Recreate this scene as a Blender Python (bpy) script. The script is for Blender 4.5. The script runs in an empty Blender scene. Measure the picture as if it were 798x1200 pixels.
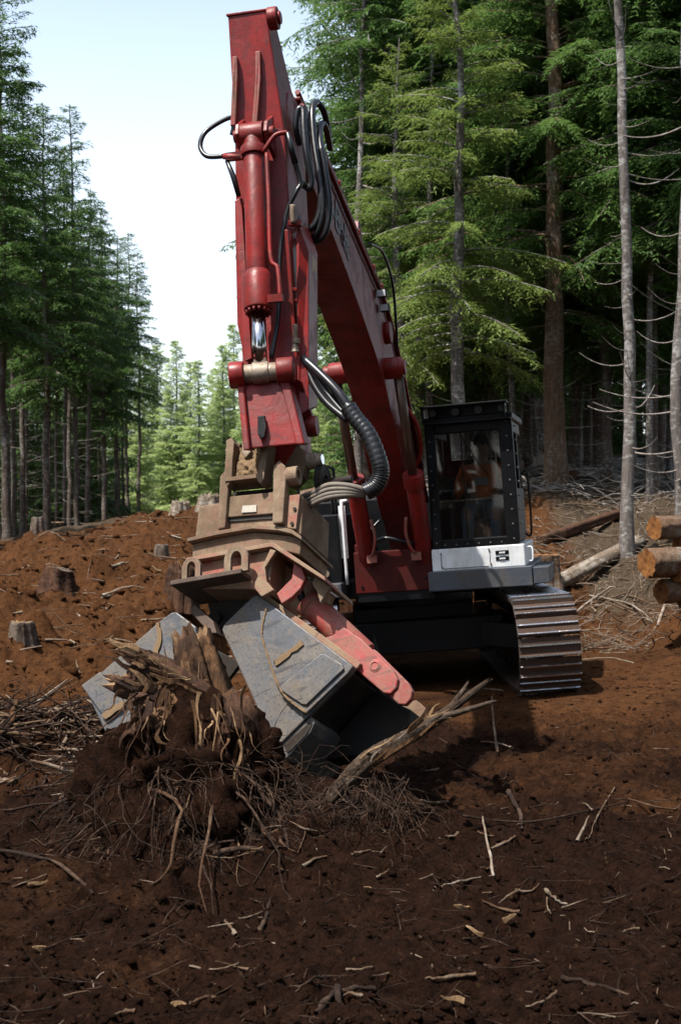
import bpy, bmesh, math, random
import numpy as np
from mathutils import Vector, Matrix

R = math.radians
rnd = random.Random(7)
scene = bpy.context.scene
col = scene.collection

# ------------------------------------------------------------------ camera
CAM_Z = 1.9
F = 1666.7                       # focal length in photo pixels
cam_d = bpy.data.cameras.new('camera')
cam_d.lens = 50.0
cam_d.sensor_fit = 'VERTICAL'
cam_d.sensor_height = 36.0
cam_d.sensor_width = 36.0
cam_d.clip_start = 0.05
cam_d.clip_end = 3000.0
cam_d.dof.use_dof = True
cam_d.dof.focus_distance = 9.3
cam_d.dof.aperture_fstop = 5.0
cam = bpy.data.objects.new('camera', cam_d)
col.objects.link(cam)
cam.location = (0, 0, CAM_Z)
cam.rotation_euler = (R(90), 0, 0)
scene.camera = cam

# ------------------------------------------------------------------ sky, sun, exposure
SUN = Vector((-0.35, -0.27, 0.90)).normalized()
sun_el = math.asin(SUN.z)
sun_az = math.atan2(SUN.x, SUN.y)
world = bpy.data.worlds.new('World')
scene.world = world
world.use_nodes = True
wn = world.node_tree
wn.nodes.clear()
sky = wn.nodes.new('ShaderNodeTexSky')
sky.sky_type = 'NISHITA'
sky.sun_disc = False
sky.sun_elevation = sun_el
sky.sun_rotation = sun_az
sky.altitude = 300
sky.air_density = 1.0
sky.dust_density = 2.5
sky.ozone_density = 1.2
bg = wn.nodes.new('ShaderNodeBackground')
bg.inputs['Strength'].default_value = 0.11
wo = wn.nodes.new('ShaderNodeOutputWorld')
tc = wn.nodes.new('ShaderNodeTexCoord'); sx = wn.nodes.new('ShaderNodeSeparateXYZ')
wn.links.new(tc.outputs['Generated'], sx.inputs[0])
vr = wn.nodes.new('ShaderNodeValToRGB')                      # thin haze, denser towards the horizon on every side
for k_, (p_, c_) in enumerate([(0.0, (0.96, 0.98, 0.98)), (0.17, (0.92, 0.95, 0.95)), (0.36, (0.42, 0.47, 0.49)), (1.0, (0.10, 0.11, 0.115))]):
    if k_ > 1: vr.color_ramp.elements.new(p_)
    vr.color_ramp.elements[k_].position = p_; vr.color_ramp.elements[k_].color = (*c_, 1)
wn.links.new(sx.outputs['Z'], vr.inputs[0])
vs_ = wn.nodes.new('ShaderNodeMix'); vs_.data_type = 'RGBA'; vs_.blend_type = 'MULTIPLY'; vs_.inputs[0].default_value = 1.0
vs_.inputs[7].default_value = (5.0, 5.0, 5.0, 1)
wn.links.new(vr.outputs[0], vs_.inputs[6])
veil = wn.nodes.new('ShaderNodeMix'); veil.data_type = 'RGBA'; veil.blend_type = 'ADD'
veil.inputs[0].default_value = 1.0
wn.links.new(vs_.outputs[2], veil.inputs[7])
wn.links.new(sky.outputs[0], veil.inputs[6])
wn.links.new(veil.outputs[2], bg.inputs[0])
wn.links.new(bg.outputs[0], wo.inputs[0])
sd = bpy.data.lights.new('sun', 'SUN')
sd.energy = 5.0
sd.angle = R(0.6)
sd.color = (1.0, 0.95, 0.87)
so = bpy.data.objects.new('sun', sd)
col.objects.link(so)
so.rotation_euler = SUN.to_track_quat('Z', 'Y').to_euler()
scene.view_settings.view_transform = 'Standard'
scene.view_settings.look = 'None'
scene.view_settings.exposure = 0.72
scene.view_settings.gamma = 1.0


# ------------------------------------------------------------------ helpers
def W(px, py, d):
    """point d metres in front of the camera plane, on the sight line of a surveyed photo mark"""
    return Vector(((px - 399) * d / F, d, CAM_Z - (py - 600) * d / F))


def onplane(px, py, p0, n):
    dr = Vector(((px - 399) / F, 1.0, -(py - 600) / F))
    c = Vector((0, 0, CAM_Z))
    return c + dr * (n.dot(p0 - c) / n.dot(dr))


def tag(o, label=None, cat=None, group=None, kind=None):
    if label: o['label'] = label
    if cat: o['category'] = cat
    if group: o['group'] = group
    if kind: o['kind'] = kind
    return o


def empty(name, loc=(0, 0, 0), rz=0.0):
    o = bpy.data.objects.new(name, None)
    o.empty_display_size = 0.2
    col.objects.link(o)
    o.location = loc
    o.rotation_euler = (0, 0, rz)
    return o


def link(name, me, parent=None):
    o = bpy.data.objects.new(name, me)
    col.objects.link(o)
    if parent is not None:
        o.parent = parent
    return o


def catmull(pts, sub=6):
    pts = [Vector(p) for p in pts]
    out = []
    n = len(pts)
    for i in range(n - 1):
        p0 = pts[max(i - 1, 0)]; p1 = pts[i]; p2 = pts[i + 1]; p3 = pts[min(i + 2, n - 1)]
        for k in range(sub):
            t = k / sub
            out.append(0.5 * ((2 * p1) + (p2 - p0) * t + (2 * p0 - 5 * p1 + 4 * p2 - p3) * t * t +
                              (3 * p1 - p0 - 3 * p2 + p3) * t ** 3))
    out.append(pts[-1].copy())
    return out


class MB:
    """collects shapes, links them as one mesh object"""
    def __init__(s, frame=None):
        s.v = []; s.f = []; s.sm = []; s.frame = frame

    def add(s, verts, faces, smooth=False):
        b = len(s.v)
        s.v.extend([Vector(p) for p in verts])
        for f in faces:
            s.f.append([b + i for i in f]); s.sm.append(smooth)
        return s

    def box(s, c, size, m=None):
        hx, hy, hz = size[0] / 2, size[1] / 2, size[2] / 2
        c = Vector(c)
        vs = []
        for x in (-hx, hx):
            for y in (-hy, hy):
                for z in (-hz, hz):
                    p = Vector((x, y, z))
                    if m is not None: p = m @ p
                    vs.append(c + p)
        s.add(vs, [(0, 1, 3, 2), (4, 6, 7, 5), (0, 4, 5, 1), (2, 3, 7, 6), (0, 2, 6, 4), (1, 5, 7, 3)])
        return s

    def prism(s, poly, off, off0=None):
        """poly: 3-D points of one face, extruded by vector off (starting from off0)"""
        off = Vector(off); o0 = Vector(off0) if off0 is not None else Vector((0, 0, 0))
        a = [Vector(p) + o0 for p in poly]
        b = [p + off for p in a]
        n = len(a)
        fs = [tuple(range(n - 1, -1, -1)), tuple(range(n, 2 * n))]
        for i in range(n):
            j = (i + 1) % n
            fs.append((i, j, n + j, n + i))
        s.add(a + b, fs)
        return s

    def tube(s, path, r, n=8, caps=True, smooth=True):
        path = [Vector(p) for p in path]
        m = len(path)
        rs = r if isinstance(r, (list, tuple)) else [r] * m
        t = (path[1] - path[0]).normalized()
        up = Vector((0, 0, 1)) if abs(t.z) < 0.9 else Vector((1, 0, 0))
        a = t.cross(up).normalized()
        vs = []
        for i in range(m):
            if i == 0: t = path[1] - path[0]
            elif i == m - 1: t = path[-1] - path[-2]
            else: t = path[i + 1] - path[i - 1]
            if t.length < 1e-9: t = Vector((0, 0, 1))
            t.normalize()
            a = a - t * a.dot(t)
            if a.length < 1e-6: a = t.orthogonal()
            a.normalize()
            b = t.cross(a)
            for k in range(n):
                an = 2 * math.pi * k / n
                vs.append(path[i] + (a * math.cos(an) + b * math.sin(an)) * rs[i])
        fs = []
        for i in range(m - 1):
            for k in range(n):
                l = (k + 1) % n
                fs.append((i * n + k, i * n + l, (i + 1) * n + l, (i + 1) * n + k))
        s.add(vs, fs, smooth)
        if caps:
            b0 = len(s.v) - len(vs)
            s.f.append([b0 + k for k in range(n - 1, -1, -1)]); s.sm.append(False)
            s.f.append([b0 + (m - 1) * n + k for k in range(n)]); s.sm.append(False)
        return s

    def cyl(s, p0, p1, r, n=16, r1=None):
        return s.tube([p0, p1], [r, r if r1 is None else r1], n)

    def ring(s, c, axis, ro, ri, h, n=24):
        axis = Vector(axis).normalized(); c = Vector(c)
        a = axis.orthogonal().normalized(); b = axis.cross(a)
        vs = []
        for rr, z in ((ro, -h / 2), (ro, h / 2), (ri, h / 2), (ri, -h / 2)):
            for k in range(n):
                an = 2 * math.pi * k / n
                vs.append(c + axis * z + (a * math.cos(an) + b * math.sin(an)) * rr)
        fs = []
        for q in range(4):
            for k in range(n):
                l = (k + 1) % n
                q2 = (q + 1) % 4
                fs.append((q * n + k, q * n + l, q2 * n + l, q2 * n + k))
        s.add(vs, fs)
        return s

    def build(s, name, mat, parent=None, bevel=0.0, origin=None, seg=2):
        me = bpy.data.meshes.new(name)
        vs = s.v
        if s.frame is not None: vs = [s.frame @ p for p in vs]
        o3 = Vector(origin) if origin is not None else Vector((0, 0, 0))
        me.from_pydata([tuple(p - o3) for p in vs], [], s.f)
        me.polygons.foreach_set('use_smooth', s.sm)
        bm = bmesh.new(); bm.from_mesh(me)
        bmesh.ops.recalc_face_normals(bm, faces=bm.faces)
        bm.to_mesh(me); bm.free()
        if mat: me.materials.append(mat)
        o = link(name, me, parent)
        o.location = o3
        if bevel > 0:
            b = o.modifiers.new('bevel', 'BEVEL')
            b.width = bevel; b.segments = seg; b.limit_method = 'ANGLE'; b.angle_limit = R(40)
            b.harden_normals = False
        return o


def raw_mesh(name, V, T, mat, smooth=False):
    """numpy triangles or quads -> mesh"""
    me = bpy.data.meshes.new(name)
    V = np.ascontiguousarray(V, dtype=np.float32); T = np.ascontiguousarray(T, dtype=np.int32)
    k = T.shape[1]
    me.vertices.add(len(V)); me.vertices.foreach_set('co', V.ravel())
    me.loops.add(T.size); me.loops.foreach_set('vertex_index', T.ravel())
    me.polygons.add(len(T))
    me.polygons.foreach_set('loop_start', np.arange(0, T.size, k, dtype=np.int32))
    me.polygons.foreach_set('loop_total', np.full(len(T), k, dtype=np.int32))
    if smooth: me.polygons.foreach_set('use_smooth', np.ones(len(T), dtype=bool))
    me.update(calc_edges=True)
    me.validate()
    if mat: me.materials.append(mat)
    return me


# value noise -------------------------------------------------------
_grids = {}
def vnoise(x, y, seed):
    if seed not in _grids:
        _grids[seed] = np.random.RandomState(seed).rand(256, 256)
    g = _grids[seed]
    xi = np.floor(x).astype(int); yi = np.floor(y).astype(int)
    fx = x - xi; fy = y - yi
    fx = fx * fx * fx * (fx * (6 * fx - 15) + 10); fy = fy * fy * fy * (fy * (6 * fy - 15) + 10)
    a = g[xi & 255, yi & 255]; b = g[(xi + 1) & 255, yi & 255]
    c = g[xi & 255, (yi + 1) & 255]; d = g[(xi + 1) & 255, (yi + 1) & 255]
    return (a * (1 - fx) + b * fx) * (1 - fy) + (c * (1 - fx) + d * fx) * fy


def fbm(x, y, sc, seed, oct=4, rough=0.5):
    s = 0; am = 1; tot = 0
    for i in range(oct):
        ca, sa = math.cos(0.7 * i + seed), math.sin(0.7 * i + seed)
        s = s + am * (vnoise((x * ca - y * sa) / sc + 31.7 * i, (x * sa + y * ca) / sc + 11.3 * i, seed + i) - 0.5)
        tot += am; am *= rough; sc *= 0.5
    return s / tot


def sstep(a, b, x):
    t = np.clip((x - a) / (b - a), 0, 1)
    return t * t * (3 - 2 * t)


# ------------------------------------------------------------------ materials
class NT:
    def __init__(s, name):
        s.m = bpy.data.materials.new(name); s.m.use_nodes = True
        s.t = s.m.node_tree; s.t.nodes.clear()
        s.out = s.n('ShaderNodeOutputMaterial')

    def n(s, t, **kw):
        x = s.t.nodes.new(t)
        for k, v in kw.items(): setattr(x, k, v)
        return x

    def l(s, a, b): s.t.links.new(a, b)

    def coord(s, what='Object'):
        return s.n('ShaderNodeTexCoord').outputs[what]

    def noise(s, vec, scale, detail=6, rough=0.6, dist=0.0):
        x = s.n('ShaderNodeTexNoise')
        x.inputs['Scale'].default_value = scale; x.inputs['Detail'].default_value = detail
        x.inputs['Roughness'].default_value = rough; x.inputs['Distortion'].default_value = dist
        if vec is not None: s.l(vec, x.inputs['Vector'])
        return x.outputs['Fac']

    def ramp(s, fac, stops):
        x = s.n('ShaderNodeValToRGB'); e = x.color_ramp.elements
        while len(e) < len(stops): e.new(0.5)
        for i, (p, c) in enumerate(stops):
            e[i].position = p; e[i].color = (c[0], c[1], c[2], 1) if isinstance(c, (tuple, list)) else (c, c, c, 1)
        s.l(fac, x.inputs[0]); return x.outputs[0]

    def mix(s, fac, a, b, mode='MIX'):
        x = s.n('ShaderNodeMix', data_type='RGBA', blend_type=mode)
        for sock, v in ((x.inputs[0], fac), (x.inputs[6], a), (x.inputs[7], b)):
            if isinstance(v, (int, float)): sock.default_value = v
            elif isinstance(v, (tuple, list)): sock.default_value = (v[0], v[1], v[2], 1)
            else: s.l(v, sock)
        return x.outputs[2]

    def math(s, op, a, b=0.0):
        x = s.n('ShaderNodeMath', operation=op)
        for sock, v in ((x.inputs[0], a), (x.inputs[1], b)):
            if isinstance(v, (int, float)): sock.default_value = v
            else: s.l(v, sock)
        return x.outputs[0]

    def mapping(s, vec, scale):
        x = s.n('ShaderNodeMapping'); x.inputs['Scale'].default_value = scale; s.l(vec, x.inputs[0]); return x.outputs[0]

    def bsdf(s, color, rough=0.6, metal=0.0, bump=None, bstr=0.3, bdist=0.01, spec=0.5, coat=0.0):
        p = s.n('ShaderNodeBsdfPrincipled')
        for sock, v in ((p.inputs['Base Color'], color), (p.inputs['Roughness'], rough), (p.inputs['Metallic'], metal)):
            if isinstance(v, (int, float)): sock.default_value = v
            elif isinstance(v, (tuple, list)): sock.default_value = (v[0], v[1], v[2], 1)
            else: s.l(v, sock)
        p.inputs['Specular IOR Level'].default_value = spec
        p.inputs['Coat Weight'].default_value = coat
        if bump is not None:
            b = s.n('ShaderNodeBump'); b.inputs['Strength'].default_value = bstr; b.inputs['Distance'].default_value = bdist
            s.l(bump, b.inputs['Height']); s.l(b.outputs[0], p.inputs['Normal'])
        return p

    def done(s, p):
        s.l(p.outputs[0], s.out.inputs[0]); return s.m


def painted(name, base, dirt, amount, rough=0.4, wear=(0.06, 0.055, 0.05), wear_amt=0.3, sc=2.5, metal=0.0, edge=None, spec=0.5, film=None, scratch=0.0):
    t = NT(name); c = t.coord()
    n0 = t.noise(c, sc * 0.7, 4, 0.6, 0.6)
    var = t.mix(t.ramp(n0, [(0.3, 0), (0.7, 1)]), tuple(x * 0.72 for x in base), tuple(min(1, x * 1.18) for x in base))
    n1 = t.noise(c, sc, 9, 0.68, 0.5)
    d = t.ramp(n1, [(max(0.0, 0.62 - amount * 0.5), 0), (min(1, 0.80 - amount * 0.45), 1)])
    colr = t.mix(t.math('MULTIPLY', d, min(1, 0.35 + amount)), var, dirt)
    n3 = t.noise(t.mapping(c, (14, 14, 1.2)), 1.5, 6, 0.65)          # run-down streaks
    colr = t.mix(t.ramp(n3, [(0.50, 0), (0.72, 0.35 + amount * 0.5)]), colr, dirt)
    if film:
        n5 = t.noise(c, sc * 2.2, 8, 0.72, 1.2)
        colr = t.mix(t.ramp(n5, [(0.46, 0), (0.64, 0.7)]), colr, film)
    n2 = t.noise(c, sc * 14, 5, 0.7, 1.0)
    colr = t.mix(t.ramp(n2, [(0.58, 0), (0.66, wear_amt)]), colr, wear)
    if scratch:
        for ax_, k in (((60, 2.5, 5), 1.0), ((3, 45, 50), 1.3)):
            ns = t.noise(t.mapping(c, ax_), 1.2 * k, 3, 0.55, 0.3)
            colr = t.mix(t.ramp(ns, [(0.60, 0), (0.66, scratch)]), colr, wear)
    n4 = t.noise(c, sc * 60, 3, 0.6)
    if edge:
        bv = t.n('ShaderNodeBevel'); bv.samples = 4; bv.inputs[0].default_value = 0.014
        ge = t.n('ShaderNodeNewGeometry')
        dt = t.n('ShaderNodeVectorMath', operation='DOT_PRODUCT')
        t.l(bv.outputs[0], dt.inputs[0]); t.l(ge.outputs['Normal'], dt.inputs[1])
        em = t.ramp(t.math('SUBTRACT', 1.0, dt.outputs['Value']), [(0.03, 0), (0.18, 1)])
        em = t.math('MULTIPLY', em, t.ramp(t.noise(c, 16, 6, 0.7), [(0.40, 0.0), (0.58, 0.85)]))
        colr = t.mix(em, colr, edge)
    rr = t.math('ADD', t.math('MULTIPLY', d, 0.3), t.math('ADD', t.math('MULTIPLY', n2, 0.25), rough - 0.12))
    bmp = t.math('ADD', t.math('MULTIPLY', d, 0.6), t.math('ADD', t.math('MULTIPLY', n4, 0.25), t.math('MULTIPLY', n0, 0.8)))
    return t.done(t.bsdf(colr, rr, metal, bmp, 0.35, 0.008, spec))


MT = {}
MT['red'] = painted('machine_red_paint', (0.235, 0.0125, 0.0095), (0.075, 0.012, 0.009), 0.28, 0.36, wear=(0.04, 0.009, 0.008), wear_amt=0.5, edge=(0.075, 0.028, 0.022), scratch=0.25, film=(0.095, 0.012, 0.010), spec=0.35)
MT['red_dark'] = painted('shade_darkened_red_paint', (0.075, 0.006, 0.0045), (0.03, 0.007, 0.005), 0.3, 0.5, wear=(0.02, 0.006, 0.005), wear_amt=0.5, spec=0.2)  # shade under the boom put into the red, with some dirt
MT['red_worn'] = painted('scratched_red_paint', (0.33, 0.020, 0.022), (0.20, 0.105, 0.07), 0.42, 0.45, wear=(0.075, 0.05, 0.04), wear_amt=0.65, sc=5, edge=(0.20, 0.15, 0.12), scratch=0.5, film=(0.24, 0.10, 0.075))
MT['mud'] = painted('mud_caked_paint', (0.24, 0.175, 0.115), (0.105, 0.07, 0.044), 0.48, 0.8, wear=(0.10, 0.07, 0.05), wear_amt=0.45, sc=3, edge=(0.20, 0.19, 0.18), scratch=0.4, film=(0.20, 0.105, 0.075), spec=0.25)
MT['mud_red'] = painted('muddy_red_paint', (0.27, 0.032, 0.028), (0.25, 0.18, 0.115), 0.60, 0.6, wear=(0.09, 0.07, 0.06), wear_amt=0.5, sc=5, edge=(0.19, 0.17, 0.16), scratch=0.4, film=(0.22, 0.15, 0.10), spec=0.3)
MT['steel'] = painted('scuffed_steel', (0.068, 0.075, 0.090), (0.12, 0.10, 0.08), 0.42, 0.45, wear=(0.030, 0.030, 0.034), wear_amt=0.8, sc=3, metal=0.15, edge=(0.30, 0.30, 0.31), scratch=0.8, film=(0.145, 0.115, 0.085))
MT['steel_dark'] = painted('dark_steel', (0.014, 0.013, 0.013), (0.036, 0.024, 0.016), 0.35, 0.6, wear=(0.05, 0.045, 0.04), wear_amt=0.3, metal=0.1, edge=(0.10, 0.09, 0.08), spec=0.25)
MT['black'] = painted('black_paint', (0.004, 0.0045, 0.0055), (0.013, 0.010, 0.008), 0.14, 0.42, wear=(0.015, 0.015, 0.015), wear_amt=0.3, spec=0.18)
MT['mud_dark'] = painted('dark_muddy_steel', (0.09, 0.055, 0.04), (0.05, 0.035, 0.025), 0.4, 0.7)
MT['bluegrey'] = painted('blue_grey_paint', (0.055, 0.065, 0.085), (0.09, 0.075, 0.06), 0.3, 0.45, wear_amt=0.4)
MT['white'] = painted('white_panel_paint', (0.80, 0.82, 0.84), (0.42, 0.38, 0.33), 0.16, 0.38, wear=(0.35, 0.33, 0.31), wear_amt=0.4)
MT['shoe'] = painted('track_shoe_steel', (0.040, 0.034, 0.031), (0.060, 0.030, 0.018), 0.62, 0.62, wear=(0.16, 0.14, 0.13), wear_amt=0.35, sc=5, metal=0.1)
MT['grouser'] = painted('polished_grouser_steel', (0.42, 0.42, 0.43), (0.12, 0.07, 0.045), 0.22, 0.22, wear=(0.12, 0.1, 0.09), wear_amt=0.4, sc=7, metal=0.9)
MT['idler'] = painted('muddy_idler_steel', (0.24, 0.17, 0.10), (0.10, 0.06, 0.035), 0.4, 0.6, wear_amt=0.3, sc=6, metal=0.2)
MT['pin'] = painted('worn_pin_steel', (0.33, 0.27, 0.21), (0.16, 0.11, 0.075), 0.4, 0.45, wear=(0.5, 0.48, 0.45), wear_amt=0.3, sc=7, metal=0.5)


def simple(name, c, rough=0.5, metal=0.0, spec=0.5, coat=0.0):
    t = NT(name); n = t.noise(t.coord(), 30, 4)
    cc = t.mix(t.ramp(n, [(0.35, 0.0), (0.7, 0.45)]), c, tuple(x * 0.6 for x in c))
    rr = t.math('ADD', t.math('MULTIPLY', n, 0.2), rough - 0.1)
    return t.done(t.bsdf(cc, rr, metal, n, 0.15, 0.002, spec, coat))


MT['chrome'] = simple('chrome_rod', (0.55, 0.55, 0.57), 0.12, 1.0)
MT['rod'] = simple('dusty_rod', (0.17, 0.12, 0.095), 0.35, 0.6)
MT['rubber'] = simple('black_rubber_hose', (0.012, 0.012, 0.014), 0.32)
MT['hose_dusty'] = simple('dusty_hose', (0.16, 0.135, 0.11), 0.7)
MT['rubber_dull'] = simple('dull_rubber', (0.02, 0.02, 0.02), 0.6)
MT['yellow'] = simple('faded_sticker', (0.42, 0.22, 0.05), 0.5)
MT['plate_sticker'] = simple('data_plate', (0.40, 0.36, 0.30), 0.5)
MT['letter'] = simple('black_lettering', (0.012, 0.009, 0.010), 0.4)
MT['lamp'] = simple('lamp_lens', (0.75, 0.76, 0.78), 0.15, 0.0, 0.8)
MT['seat'] = simple('seat_fabric', (0.022, 0.022, 0.025), 0.8)
MT['interior'] = simple('cab_lining', (0.06, 0.06, 0.063), 0.7)
MT['orange'] = simple('orange_jersey', (0.80, 0.17, 0.02), 0.85)
MT['print'] = simple('grey_shirt_print', (0.35, 0.33, 0.31), 0.85)
MT['denim'] = simple('faded_denim', (0.13, 0.19, 0.28), 0.9)
MT['skin'] = simple('skin_tone', (0.42, 0.24, 0.17), 0.55)
MT['hair'] = simple('dark_hair', (0.02, 0.014, 0.01), 0.7)
MT['boot'] = simple('brown_boot', (0.06, 0.035, 0.02), 0.7)


def glass_mat():
    t = NT('cab_glass')
    tr = t.n('ShaderNodeBsdfTransparent'); tr.inputs[0].default_value = (0.78, 0.80, 0.80, 1)
    gl = t.n('ShaderNodeBsdfGlossy'); gl.inputs['Roughness'].default_value = 0.03
    df = t.n('ShaderNodeBsdfDiffuse'); df.inputs[0].default_value = (0.30, 0.27, 0.24, 1)
    fr = t.n('ShaderNodeFresnel'); fr.inputs[0].default_value = 1.5
    m1 = t.n('ShaderNodeMixShader'); t.l(fr.outputs[0], m1.inputs[0]); t.l(tr.outputs[0], m1.inputs[1]); t.l(gl.outputs[0], m1.inputs[2])
    dust = t.ramp(t.noise(t.coord(), 3.0, 7, 0.7), [(0.4, 0.0), (0.75, 0.03)])
    m2 = t.n('ShaderNodeMixShader'); t.l(dust, m2.inputs[0]); t.l(m1.outputs[0], m2.inputs[1]); t.l(df.outputs[0], m2.inputs[2])
    t.l(m2.outputs[0], t.out.inputs[0])
    return t.m


MT['glass'] = glass_mat()


def soil_mat(name, with_attr):
    t = NT(name); c = t.coord()
    nb = t.noise(c, 0.9, 8, 0.65, 0.5)
    nf = t.noise(c, 9.0, 8, 0.75, 0.3)
    ng = t.noise(c, 55.0, 6, 0.75)
    dark = t.mix(t.ramp(nf, [(0.32, 0), (0.7, 1)]), (0.0088, 0.0041, 0.0027), (0.0450, 0.0205, 0.0122))
    dry = t.mix(t.ramp(nf, [(0.3, 0), (0.7, 1)]), (0.056, 0.024, 0.0115), (0.180, 0.078, 0.031))
    if with_attr:
        at = t.n('ShaderNodeAttribute', attribute_name='dry')
        f = t.math('ADD', at.outputs['Fac'], t.math('MULTIPLY', t.math('SUBTRACT', nb, 0.5), 1.4))
        f = t.ramp(f, [(0.2, 0), (0.8, 1)])
        colr = t.mix(f, dark, dry)
        li = t.n('ShaderNodeAttribute', attribute_name='litter')
        lf = t.math('ADD', li.outputs['Fac'], t.math('MULTIPLY', t.math('SUBTRACT', nf, 0.5), 1.2))
        colr = t.mix(t.ramp(lf, [(0.35, 0), (0.75, 1)]), colr, t.mix(t.ramp(ng, [(0.3, 0), (0.7, 1)]), (0.035, 0.024, 0.016), (0.17, 0.125, 0.085)))
    else:
        colr = dark if with_attr is False else t.mix(0.75, dark, dry)
    colr = t.mix(t.ramp(ng, [(0.35, 0.55), (0.62, 0)]), colr, t.mix(0.5, colr, (0.006, 0.004, 0.003)))
    colr = t.mix(t.ramp(t.noise(c, 26, 3, 0.5), [(0.66, 0), (0.70, 0.5)]), colr, (0.085, 0.047, 0.025))
    nm = t.noise(c, 24.0, 5, 0.7, 0.6)
    colr = t.mix(t.ramp(nm, [(0.30, 0.45), (0.48, 0)]), colr, (0.004, 0.002, 0.0012))
    bm_ = t.math('ADD', t.math('MULTIPLY', nf, 1.0), t.math('ADD', t.math('MULTIPLY', ng, 0.45), t.math('MULTIPLY', nm, 0.9)))
    return t.done(t.bsdf(colr, 0.97, 0, bm_, 1.0, 0.06, 0.04))


MT['soil'] = soil_mat('turned_soil', True)
MT['clod'] = soil_mat('clod_soil', False)
MT['clod_dry'] = soil_mat('dry_clod_soil', None)
MT['mudpack'] = simple('packed_tan_dirt', (0.19, 0.128, 0.075), 0.95, 0, 0.1)


def bark_mat(name, a, b, c3, sc=1.0):
    t = NT(name); c = t.coord()
    n1 = t.noise(t.mapping(c, (9 * sc, 9 * sc, 2.0 * sc)), 2.0, 8, 0.7, 0.6)
    n2 = t.noise(c, 1.1, 5, 0.6)
    n3 = t.noise(t.mapping(c, (5, 5, 9)), 2.2, 4, 0.6)
    colr = t.mix(t.ramp(n1, [(0.3, 0), (0.7, 1)]), a, b)
    colr = t.mix(t.ramp(t.math('MULTIPLY', n2, t.math('MULTIPLY', n3, 2.0)), [(0.48, 0), (0.68, 1)]), colr, c3)
    return t.done(t.bsdf(colr, 0.9, 0, n1, 0.9, 0.03, 0.2))


MT['bark'] = bark_mat('conifer_bark', (0.045, 0.032, 0.026), (0.14, 0.105, 0.085), (0.22, 0.21, 0.19))
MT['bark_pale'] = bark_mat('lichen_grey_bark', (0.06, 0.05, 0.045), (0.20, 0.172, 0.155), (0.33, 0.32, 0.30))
MT['bark_brown'] = bark_mat('red_brown_bark', (0.06, 0.035, 0.022), (0.20, 0.125, 0.08), (0.20, 0.17, 0.14))
MT['twig'] = bark_mat('grey_dead_twig', (0.14, 0.115, 0.10), (0.33, 0.285, 0.25), (0.40, 0.38, 0.35))
MT['stick'] = bark_mat('brown_stick', (0.06, 0.037, 0.024), (0.20, 0.125, 0.075), (0.26, 0.20, 0.15), 3)
MT['stick_pale'] = bark_mat('bleached_stick', (0.13, 0.09, 0.06), (0.30, 0.225, 0.165), (0.40, 0.34, 0.28), 3)
MT['root'] = bark_mat('dark_root', (0.012, 0.007, 0.005), (0.045, 0.024, 0.015), (0.10, 0.06, 0.04), 4)
MT['root_light'] = bark_mat('tan_root', (0.04, 0.02, 0.012), (0.13, 0.068, 0.038), (0.18, 0.115, 0.07), 4)
MT['slash'] = bark_mat('bleached_slash', (0.10, 0.073, 0.053), (0.27, 0.21, 0.16), (0.34, 0.30, 0.25), 3)


MT['branch'] = bark_mat('peeling_branch_bark', (0.030, 0.019, 0.013), (0.10, 0.068, 0.048), (0.26, 0.20, 0.15), 3)


def wood_mat(name, a, b, rot):
    t = NT(name); c = t.coord()
    n1 = t.noise(t.mapping(c, (16, 16, 1.6)), 2.2, 7, 0.7, 0.6)
    n2 = t.noise(c, 5, 6, 0.65)
    colr = t.mix(t.ramp(n1, [(0.3, 0), (0.72, 1)]), a, b)
    colr = t.mix(t.ramp(n2, [(0.42, 0), (0.62, 0.9)]), colr, rot)
    return t.done(t.bsdf(colr, 0.85, 0, n1, 1.0, 0.02, 0.2))


MT['split'] = wood_mat('split_stump_wood', (0.045, 0.021, 0.011), (0.20, 0.105, 0.047), (0.024, 0.012, 0.008))
MT['split_pale'] = wood_mat('fresh_split_wood', (0.20, 0.105, 0.05), (0.50, 0.34, 0.19), (0.08, 0.04, 0.02))
MT['stump'] = wood_mat('weathered_stump_wood', (0.07, 0.052, 0.040), (0.24, 0.19, 0.15), (0.045, 0.03, 0.022))
MT['rot'] = wood_mat('rotten_wood', (0.035, 0.018, 0.012), (0.13, 0.062, 0.034), (0.025, 0.013, 0.009))


def endgrain():
    t = NT('sawn_end_grain'); c = t.coord()
    n = t.noise(c, 7, 6, 0.65)
    colr = t.mix(t.ramp(n, [(0.32, 0), (0.68, 1)]), (0.11, 0.042, 0.014), (0.36, 0.155, 0.045))
    colr = t.mix(t.ramp(t.noise(c, 22, 5, 0.7), [(0.5, 0), (0.65, 0.7)]), colr, (0.09, 0.035, 0.013))
    return t.done(t.bsdf(colr, 0.8, 0, n, 0.4, 0.01, 0.2))


MT['endgrain'] = endgrain()


def leaf_mat(name, a, b, trans):
    t = NT(name)
    gi = t.n('ShaderNodeNewGeometry'); oi = t.n('ShaderNodeObjectInfo')
    f = t.math('ADD', t.math('MULTIPLY', gi.outputs['Random Per Island'], 0.6), t.math('MULTIPLY', oi.outputs['Random'], 0.4))
    colr = t.mix(f, a, b)
    p = t.bsdf(colr, 0.55, 0, spec=0.25)
    tr = t.n('ShaderNodeBsdfTranslucent'); t.l(t.mix(0.5, colr, b), tr.inputs[0])
    m = t.n('ShaderNodeMixShader'); m.inputs[0].default_value = trans
    t.l(p.outputs[0], m.inputs[1]); t.l(tr.outputs[0], m.inputs[2]); t.l(m.outputs[0], t.out.inputs[0])
    return t.m


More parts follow.
